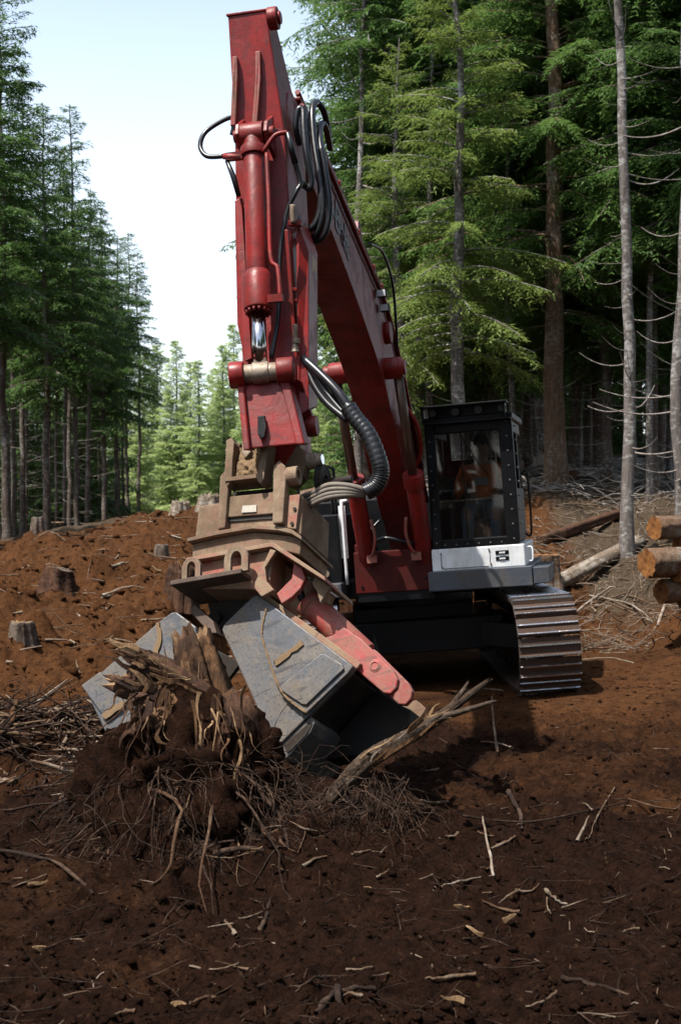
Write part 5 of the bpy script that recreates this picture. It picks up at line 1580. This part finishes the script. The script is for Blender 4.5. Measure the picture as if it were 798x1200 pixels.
for k in range(26):
    x0 = rs.uniform(208, 250); y0 = rs.uniform(760, 830); dd = 8.02 + rs.uniform(-.05, .08)
    sliver('splinter', W(x0, y0 + 40, dd), W(x0 + rs.gauss(-10, 7), y0 - rs.uniform(0, 14), dd), rs.uniform(0.007, 0.022), 0.008, rs.choice([MT['split'], MT['rot'], MT['split_pale']]), us, rs.uniform(-.02, .02), rs, base)


def root_walk(p, d, length, m, grav, wob, floor=True):
    pts = [np.array(p, dtype=float)]; d = np.array(d, dtype=float); d /= np.linalg.norm(d) + 1e-9
    st_ = length / (m - 1)
    for k in range(m - 1):
        d = d + nrs.randn(3) * wob + np.array([0, 0, -grav]); d /= np.linalg.norm(d)
        q = pts[-1] + d * st_
        pts.append(q)
    pts = np.array(pts)
    if floor:
        g_ = ground_h(pts[:, 0], pts[:, 1]); pts[:, 2] = np.maximum(pts[:, 2], g_ - 0.005 + 0.02 * nrs.rand())
    return pts


def surf_pt(a, p_):
    u = np.array([math.sin(p_) * math.cos(a), math.sin(p_) * math.sin(a), math.cos(p_)])
    return cen + u * np.array([0.60, 0.60, 0.64]) * 0.99, u


for k in range(62):
    a = -math.pi / 2 + rs.gauss(-0.1, 0.95); p_ = rs.uniform(0.95, 1.75)
    p, u = surf_pt(a, p_)
    ln = rs.uniform(0.35, 1.15)
    pth = root_walk(p, u * 0.5 + np.array([rs.gauss(0, .5), -0.1, rs.uniform(-0.9, 0.0)]), ln, 12, 0.22, 0.26)
    r0 = 0.004 + 0.010 * rs.random() ** 2
    V, Q = tube_arrays([pth - np.array(base)], [np.linspace(r0, r0 * 0.18, 12) * (1 + 0.22 * nrs.randn(12)).clip(.5, 1.6)], 6)
    link('root', raw_mesh('root', V, Q, rs.choice([MT['root'], MT['root'], MT['root'], MT['root_light']]), True), us)
P_, Rr = [], []
for k in range(950):
    if k < 690:
        a = -math.pi / 2 + rs.gauss(-0.1, 0.95); p_ = rs.uniform(0.95, 1.8); p, u = surf_pt(a, p_)
    else:
        q = W(rs.uniform(380, 480), rs.uniform(905, 960), 7.75 + rs.uniform(-.25, .35)); p = np.array(q); u = np.array([rs.uniform(-.1, .9), -0.3, rs.uniform(-.6, .2)])
    P_.append(root_walk(p, u * 0.6 + np.array([rs.gauss(0, .7), 0, rs.uniform(-.9, .1)]), rs.uniform(0.15, 0.7), 9, 0.2, 0.36) - np.array(base))
    r0 = rs.uniform(0.0016, 0.0042); Rr.append(np.linspace(r0, r0 * .35, 9))
V, Q = tube_arrays(P_, Rr, 4)
o = link('fine_roots', raw_mesh('fine_roots', V, Q, MT['root'], True), us); o['kind'] = 'stuff'
# root arch in front of the mound
for pts, r in (([(250, 1000), (290, 994), (330, 1004), (372, 1022)], 0.016), ([(300, 1020), (330, 1010), (352, 1026), (380, 1030)], 0.014), ([(190, 1060), (215, 1015), (250, 990), (275, 985)], 0.010)):
    w_ = [W(x, y, 7.2) for x, y in pts]
    pth = np.array([tuple(q) for q in catmull(w_, 5)]) - np.array(base)
    V, Q = tube_arrays([pth], [np.linspace(r, r * .5, len(pth))], 8); link('root', raw_mesh('root', V, Q, MT['root'], True), us)

# broken branch to the right of the jaws
bb = ground_hit(395, 945); br = empty('broken_branch', (bb.x, bb.y, bb.z))
tag(br, 'grey weathered broken branch with stubs leaning out from under the grapple', 'branch')
bo = Vector(br.location)
log_obj('branch_wood', [W(385, 940, 7.7), W(412, 908, 7.72), W(440, 884, 7.78), (W(500, 850, 7.86)), W(545, 818, 7.92), W(570, 799, 7.96)], [0.028, 0.042, 0.040, 0.027, 0.018, 0.010], 12, MT['branch'], br, MT['split'], bo, flute=0.9, jag=0.06, nseg=24, nring=50)
log_obj('side_branch', [W(470, 868, 7.84), W(505, 845, 7.80), W(540, 834, 7.80), W(578, 822, 7.82)], [0.026, 0.02, 0.015, 0.008], 13, MT['branch'], br, None, bo, flute=0.4, jag=0.04, nseg=12)
log_obj('side_branch', [W(520, 838, 7.9), W(538, 815, 7.92), W(548, 800, 7.93)], [0.018, 0.014, 0.006], 14, MT['branch'], br, None, bo, flute=0.3, jag=0.03, nseg=10)
for k in range(16):
    x0 = rs.uniform(420, 500); y0 = 905 - (x0 - 410) * 0.62 + rs.uniform(-10, 8)
    sliver('splinter', W(x0, y0, 7.74), W(x0 + rs.uniform(15, 45), y0 - rs.uniform(10, 32), 7.74), rs.uniform(.01, .03), .01, rs.choice([MT['slash'], MT['split'], MT['split_pale']]), br, rs.uniform(-.02, .02), rs, bo)


# cut stumps on the slopes
def cut_stump(px, py, wpx, hpx, mat, cap, label, seed, tilt=0.0, jag=0.025, group=None):
    g_ = ground_hit(px, py); s_ = g_.y / F
    r = wpx * s_ / 2; h_ = hpx * s_
    o = log_obj('tree_stump', [g_ + Vector((0, 0, -0.15)), g_ + Vector((tilt * h_ * .4, 0, h_ * .45)), g_ + Vector((tilt * h_, 0, h_))], [r * 1.5, r * 1.12, r * 0.98], seed, mat, None, cap, tuple(g_), flute=0.5, jag=jag, nseg=30)
    tag(o, label, 'stump', group); return o


cut_stump(66, 612, 22, 22, MT['stump'], MT['split_pale'], 'pale sunlit stump standing at the crest below the dark tree row', 31)
cut_stump(44, 622, 12, 14, MT['stump'], MT['stump'], 'small grey stump beside the pale stump at the crest', 32)
cut_stump(68, 684, 30, 17, MT['rot'], MT['stump'], 'grey weathered stump half buried in the dark lumps of the slope', 33, 0.2)
cut_stump(25, 745, 25, 13, MT['stump'], MT['mudpack'], 'squat grey stump with a dirt covered flat top', 34)
cut_stump(212, 706, 34, 36, MT['rot'], MT['split'], 'dark rotten stump with a torn pale edge behind the far jaw', 35, 0.1, 0.12)
cut_stump(190, 652, 14, 12, MT['stump'], MT['stump'], 'small grey stump sunk in the orange soil', 36)
cut_stump(634, 702, 36, 50, MT['bark_brown'], MT['endgrain'], 'fresh cut stump with orange top beside the cab step', 38)
cut_stump(113, 608, 5, 18, MT['split_pale'], MT['split_pale'], 'thin pale broken snag at the crest of the slope', 39, 0, 0.2)
cut_stump(212, 598, 18, 8, MT['slash'], MT['slash'], 'bleached upturned root plate on the crest of the slope', 40, 0, 0.07)
cut_stump(246, 594, 22, 12, MT['slash'], MT['slash'], 'grey upturned root plate on the crest just behind the grapple', 42, 0, 0.08)

# log pile at the right
def log_thing(path, r, seed, label, mat, cap, group=None, cat='log', taper=0.92, name='felled_log', **kw):
    c = sum((Vector(p) for p in path), Vector()) / len(path)
    o = log_obj(name, path, [r, r * (1 + taper) / 2, r * taper], seed, mat, None, cap, (c.x, c.y, c.z), **kw)
    tag(o, label, cat, group); return o


ldir = Vector((0.90, 0.43, 0.02)).normalized()
for i_, (px, py, rp, d, lab) in enumerate([(766, 619, 14, 17.3, 'orange ended log lying across the top of the log pile'), (757, 660, 17, 16.6, 'split ended orange log jutting from the middle of the log pile'),
                                          (792, 668, 15, 16.7, 'round orange ended log resting beside the split log'), (774, 694, 14, 16.75, 'dark ended log low in the log pile under the split log'),
                                          (803, 702, 16, 16.8, 'bottom log of the pile with a dark orange end'), (795, 640, 12, 17.4, 'slim log wedged between the top log and the round log')]):
    a = W(px, py, d)
    log_thing([a, a + ldir * 2.5, a + ldir * 5.0], rp * d / F, 60 + i_, lab, MT['bark_brown'], MT['endgrain'], None, flute=0.22, nseg=26, nring=30, jag=0.004, jag0=0.003)


def lay(px0, py0, px1, py1, r, seed, label, mat, cap, name='fallen_log', lift=0.7, mid=None, **kw):
    a, b = ground_hit(px0, py0), ground_hit(px1, py1)
    a.z += r * lift; b.z += r * lift
    m_ = (a + b) / 2; m_.z = max(m_.z, gh(m_.x, m_.y) + r * lift * 0.6)
    return log_thing([a, m_, b], r, seed, label, mat, cap, None, name=name, **kw)


lay(650, 690, 748, 640, 0.10, 80, 'bleached fallen log lying below the bare grey trunk', MT['slash'], MT['stump'], flute=0.4, jag=0.1, nseg=24)
lay(632, 640, 726, 606, 0.09, 81, 'dark brown fallen log on the bank behind the bleached log', MT['rot'], MT['rot'], flute=0.4, jag=0.1)
lay(590, 560, 640, 545, 0.26, 82, 'thick rotten log end showing beside the cab roof', MT['bark_brown'], MT['rot'], flute=0.3, jag=0.1)
lay(560, 540, 800, 528, 0.20, 83, 'long dark windfallen trunk lying across the shaded wood', MT['bark'], MT['rot'], flute=0.3)
lay(352, 556, 440, 548, 0.24, 84, 'brown windfallen trunk lying behind the boom', MT['bark_brown'], MT['rot'], flute=0.3)
lay(670, 560, 800, 575, 0.12, 85, 'slim fallen trunk in the shade behind the log pile', MT['bark'], MT['rot'], flute=0.3)

# individual sticks and roots lying about
def stick(pts, r, mat, label, cat='stick', group=None, name='stick', lift=0.01, m=5):
    w_ = []
    for q in pts:
        g_ = ground_hit(q[0], q[1]); g_.z += lift + (q[2] if len(q) > 2 else 0); w_.append(g_)
    pth = np.array([tuple(q) for q in catmull(w_, m)])
    pth += nrs.randn(*pth.shape) * r * 0.25
    c = pth.mean(0)
    V, Q = tube_arrays([pth - c], [np.linspace(r, r * 0.45, len(pth)) * (1 + 0.2 * nrs.randn(len(pth)))], 6)
    n_ = 6; k = len(pth)
    V = np.concatenate([V, [pth[0] - c], [pth[-1] - c]])
    tri = [(len(V) - 2, i_, (i_ + 1) % n_, (i_ + 1) % n_) for i_ in range(0)]
    o = link(name, raw_mesh(name, V, Q, mat, True)); o.location = tuple(c)
    tag(o, label, cat, group); return o


SL = [
    ([(508, 1046), (545, 1036), (576, 1030)], .009, 'stick_pale', 'pale thin stick lying flat, meeting an upright twig at its end'),
    ([(578, 1032), (574, 1005), (565, 978, .06)], .010, 'stick_pale', 'pale twig slanting up from the end of a flat stick'),
    ([(676, 992), (690, 966, .03)], .010, 'stick_pale', 'short bleached stick stuck slantwise in the soil'),
    ([(583, 884), (578, 850, .05), (576, 832, .12)], .012, 'stick', 'dark stick standing in the soil by the broken branch'),
    ([(0, 868), (60, 862), (120, 858), (160, 866)], .022, 'root_light', 'long reddish root lying along the heap beside the far jaw'),
    ([(0, 884), (50, 876), (96, 884)], .015, 'root_light', 'reddish root lying in front of the heap'),
    ([(0, 862), (14, 850), (20, 842, .1)], .03, 'split', 'short orange root butt poking from the heap'),
    ([(20, 845), (80, 800), (98, 790)], .010, 'stick_pale', 'straight pale twig leaning across the heap'),
    ([(0, 1000), (60, 1012), (110, 1050)], .012, 'root', 'dark root trailing over the soil left of the stump'),
    ([(100, 960), (160, 930), (200, 935)], .012, 'root_light', 'tan root trailing out from the stump'),
    ([(40, 925), (110, 915), (190, 895)], .010, 'root', 'thin dark root strung between heap and stump'),
    ([(370, 1192), (400, 1168), (440, 1164)], .016, 'root', 'dark forked root lying in the near soil'),
    ([(396, 1168), (398, 1200)], .014, 'root', 'stub of dark root joining the forked root'),
    ([(676, 774), (716, 772), (742, 778)], .012, 'stick_pale', 'pale stick lying beside the track'),
    ([(295, 1110), (310, 1085), (318, 1062, .03)], .016, 'root', 'dark root hooked out of the pit below the stump'),
    ([(600, 880), (570, 872), (545, 876)], .008, 'stick', 'thin brown twig lying behind the broken branch'),
    ([(735, 940), (790, 950), (798, 930)], .008, 'root_light', 'thin tan root curling over the soil'),
    ([(540, 960), (620, 965), (700, 950), (735, 944)], .007, 'root', 'long thread-like root lying across the bare soil'),
    ([(596, 930), (606, 950), (612, 975)], .020, 'root', 'short thick dark root poking from a hollow in the soil'),
    ([(660, 1150), (720, 1165), (790, 1190)], .010, 'root', 'long dark root half buried in the near soil'),
    ([(638, 1052), (652, 1060), (664, 1062)], .009, 'stick_pale', 'short curved pale wood chip'),
    ([(720, 925), (700, 960), (690, 985)], .006, 'stick', 'very thin twig on bare soil beside a bleached stick'),
    ([(640, 690), (700, 660), (735, 640)], .022, 'slash', 'bleached pole resting on the bank above the bleached log'),
    ([(668, 726), (715, 690), (730, 700)], .02, 'slash', 'bent grey root on the bank below the bleached log'),
    ([(690, 700), (740, 712), (764, 730)], .02, 'slash', 'grey stick on the bank below the log pile'),
    ([(770, 735), (790, 690, .15)], .022, 'stick_pale', 'pale pole leaning against the log pile'),
    ([(120, 700), (150, 690), (170, 692)], .02, 'stick_pale', 'pale splintered stick on the orange slope'),
    ([(130, 668), (150, 664)], .03, 'stick_pale', 'short pale stub on the orange slope'),
    ([(530, 815), (560, 808), (590, 812)], .02, 'stick', 'brown stick lying in front of the track'),
]
for pts, r, mt, lab in SL: stick(pts, r, MT[mt], lab)
for k in range(46):
    px, py = rs.uniform(10, 790), rs.uniform(870, 1190); an = rs.uniform(0, 6.28); ln = rs.uniform(18, 60) * (py - 560) / 500
    stick([(px, py), (px + math.cos(an) * ln * .5 + rs.uniform(-4, 4), py + math.sin(an) * ln * .2), (px + math.cos(an) * ln, py + math.sin(an) * ln * .4)], rs.uniform(.004, .010), MT[rs.choice(['root', 'stick', 'root_light', 'stick'])], 'thin brown twig lying on the churned dark soil', 'twig', 'twigs on the churned soil', 'twig')
CHIPS = [(205, 1184, 'white torn wood chip in the near soil'), (597, 1083, 'pale round wood chip on the dark soil'), (556, 1102, 'thin yellow wood sliver on the dark soil'), (530, 1178, 'yellow wood sliver in the near soil'),
         (48, 1116, 'tan wood chip on the near soil'), (45, 1040, 'white torn chip beside a thin twig'), (190, 1116, 'pale bent sliver on the near soil'), (298, 1000, 'orange wood chip on the mound of soil'), (540, 1068, 'pale flat chip on dark soil'), (430, 1050, 'small ochre clod on the dark soil')]
for k, (px, py, lab) in enumerate(CHIPS):
    g_ = ground_hit(px, py); an = rs.uniform(0, 6.28); ln = rs.uniform(.05, .10)
    dv = Vector((math.cos(an), math.sin(an) * .5, rs.uniform(.0, .3))).normalized() * ln
    o = sliver('wood_chip', g_ + Vector((0, 0, .012)) - dv * .5, g_ + Vector((0, 0, .018)) + dv * .5, rs.uniform(.018, .032), .008, MT['split_pale'], None, rs.uniform(-.01, .01), rs, g_)
    o.location = g_; tag(o, lab, 'wood chip')


# uncountable litter ------------------------------------------------
def scatter_tubes(name, n, sampler, lr, rr_, mat, label, cat, m=5, wob=0.25, up=0.15, lift=0.005):
    P_, Rr = [], []
    for k in range(n):
        x, y = sampler(); z = lift
        a = rs.uniform(0, 6.28); d = np.array([math.cos(a), math.sin(a), rs.uniform(-up * .3, up)])
        ln = rs.uniform(*lr); pts = [np.array([x, y, z])]
        for q in range(m - 1):
            d = d + nrs.randn(3) * wob * np.array([1, 1, .4]); d /= np.linalg.norm(d); pts.append(pts[-1] + d * ln / (m - 1))
        P_.append(pts); r0 = rs.uniform(*rr_); Rr.append(np.linspace(r0, r0 * .4, m))
    P_ = np.array(P_)
    P_[..., 2] += ground_h(P_[:, 0, 0], P_[:, 0, 1])[:, None]
    g_ = ground_h(P_[..., 0], P_[..., 1]); P_[..., 2] = np.clip(P_[..., 2], g_ - 0.004, g_ + 0.25)
    V, Q = tube_arrays(P_, Rr, 4)
    o = link(name, raw_mesh(name, V, Q, mat, True)); tag(o, label, cat, kind='stuff'); return o


def near_s():
    d = 5.0 + 9.0 * rs.random() ** 1.3; return (rs.uniform(-260, 1060) - 399) * d / F, d


scatter_tubes('fine_twigs', 1500, near_s, (0.05, 0.30), (.0012, .0042), MT['root'], 'fine dark rootlets strewn over the churned soil', 'rootlets')
scatter_tubes('pale_twigs', 420, near_s, (0.02, 0.14), (.0015, .005), MT['stick'], 'small brown bits of wood strewn over the soil', 'wood bits', wob=.1)
scatter_tubes('pale_crumbs', 80, near_s, (0.015, 0.07), (.0015, .005), MT['stick_pale'], 'small pale wood splinters strewn over the soil', 'wood bits', m=3, wob=.1)
def slope_s():
    d = 11 + 16 * rs.random(); return (rs.uniform(-60, 420) - 399) * d / F, d
scatter_tubes('slope_litter', 420, slope_s, (0.10, 0.7), (.004, .014), MT['stick'], 'broken wood littering the orange slope', 'wood litter', wob=.15)
scatter_tubes('slope_splinters', 90, slope_s, (0.06, 0.35), (.006, .02), MT['stick_pale'], 'pale splinters littering the orange slope', 'wood litter', m=3, wob=.1)
def heap_s():
    return HEAP.x - .25 + rs.gauss(0, .75), HEAP.y + rs.gauss(0, .55)
scatter_tubes('heap_roots', 520, heap_s, (0.15, 0.8), (.003, .012), MT['root'], 'tangle of dark roots piled on the heap beside the far jaw', 'roots', up=.5)
scatter_tubes('heap_bark', 110, heap_s, (0.1, 0.5), (.006, .022), MT['stick'], 'brown bark scraps on the root heap', 'bark', up=.4)
scatter_tubes('heap_slivers', 60, heap_s, (0.1, 0.5), (.004, .012), MT['stick_pale'], 'pale slivers on the root heap', 'splinters', m=4, up=.4, wob=.12)
def slash_s():
    d = 17.2 + 9.5 * rs.random() ** 1.2; return (rs.uniform(600, 800) - 399) * d / F, d
scatter_tubes('slash', 650, slash_s, (0.12, 0.7), (.003, .009), MT['slash'], 'bleached branches and dead grass covering the bank', 'slash', up=.4)
scatter_tubes('brown_slash', 260, slash_s, (0.15, 0.9), (.005, .016), MT['stick'], 'brown broken branches covering the bank', 'slash', up=.4)
def wood_s():
    d = 26 + 14 * rs.random(); return (rs.uniform(420, 830) - 399) * d / F, d
scatter_tubes('forest_litter', 900, wood_s, (0.3, 1.8), (.006, .022), MT['twig'], 'dead branches littering the shaded forest floor', 'branches', up=.7, wob=.18)

# soil clods
ico = bmesh.new(); bmesh.ops.create_icosphere(ico, subdivisions=1, radius=1.0)
iv = np.array([tuple(v.co) for v in ico.verts]); it = np.array([[v.index for v in f.verts] for f in ico.faces]); ico.free()


def clods(name, n, dfun, pxr, size, mat, label):
    d = dfun(nrs.rand(n)); x = (nrs.uniform(pxr[0], pxr[1], n) - 399) * d / F
    s_ = size[0] * (1 - nrs.rand(n)) ** (-0.62); s_ = np.minimum(s_, size[1])
    z = ground_h(x, d) + s_ * 0.05
    V = iv[None] * (1 + 0.55 * nrs.uniform(-1, 1, (n, len(iv), 1))) * s_[:, None, None] * nrs.uniform(.6, 1.25, (n, 1, 3))
    a = nrs.rand(n) * 6.28; ca, sa = np.cos(a)[:, None], np.sin(a)[:, None]
    V = np.stack([V[..., 0] * ca - V[..., 1] * sa, V[..., 0] * sa + V[..., 1] * ca, V[..., 2] * .6], -1)
    V += np.stack([x, d, z], -1)[:, None, :]
    T = (it[None] + (np.arange(n) * len(iv))[:, None, None]).reshape(-1, 3)
    o = link(name, raw_mesh(name, V.reshape(-1, 3), T, mat, False)); tag(o, label, 'soil', kind='stuff')


clods('soil_clods', 24000, lambda t: 4.9 + 9.5 * t ** 1.7, (-300, 1100), (.0035, .024), MT['clod'], 'loose clods of dark soil covering the near ground')
clods('slope_clods', 4500, lambda t: 11 + 15 * t, (-100, 480), (.012, .07), MT['clod_dry'], 'clods of orange soil on the slope')
clods('track_clods', 1500, lambda t: 12 + 8 * t, (560, 900), (.008, .03), MT['clod_dry'], 'clods of dark soil beside the track')
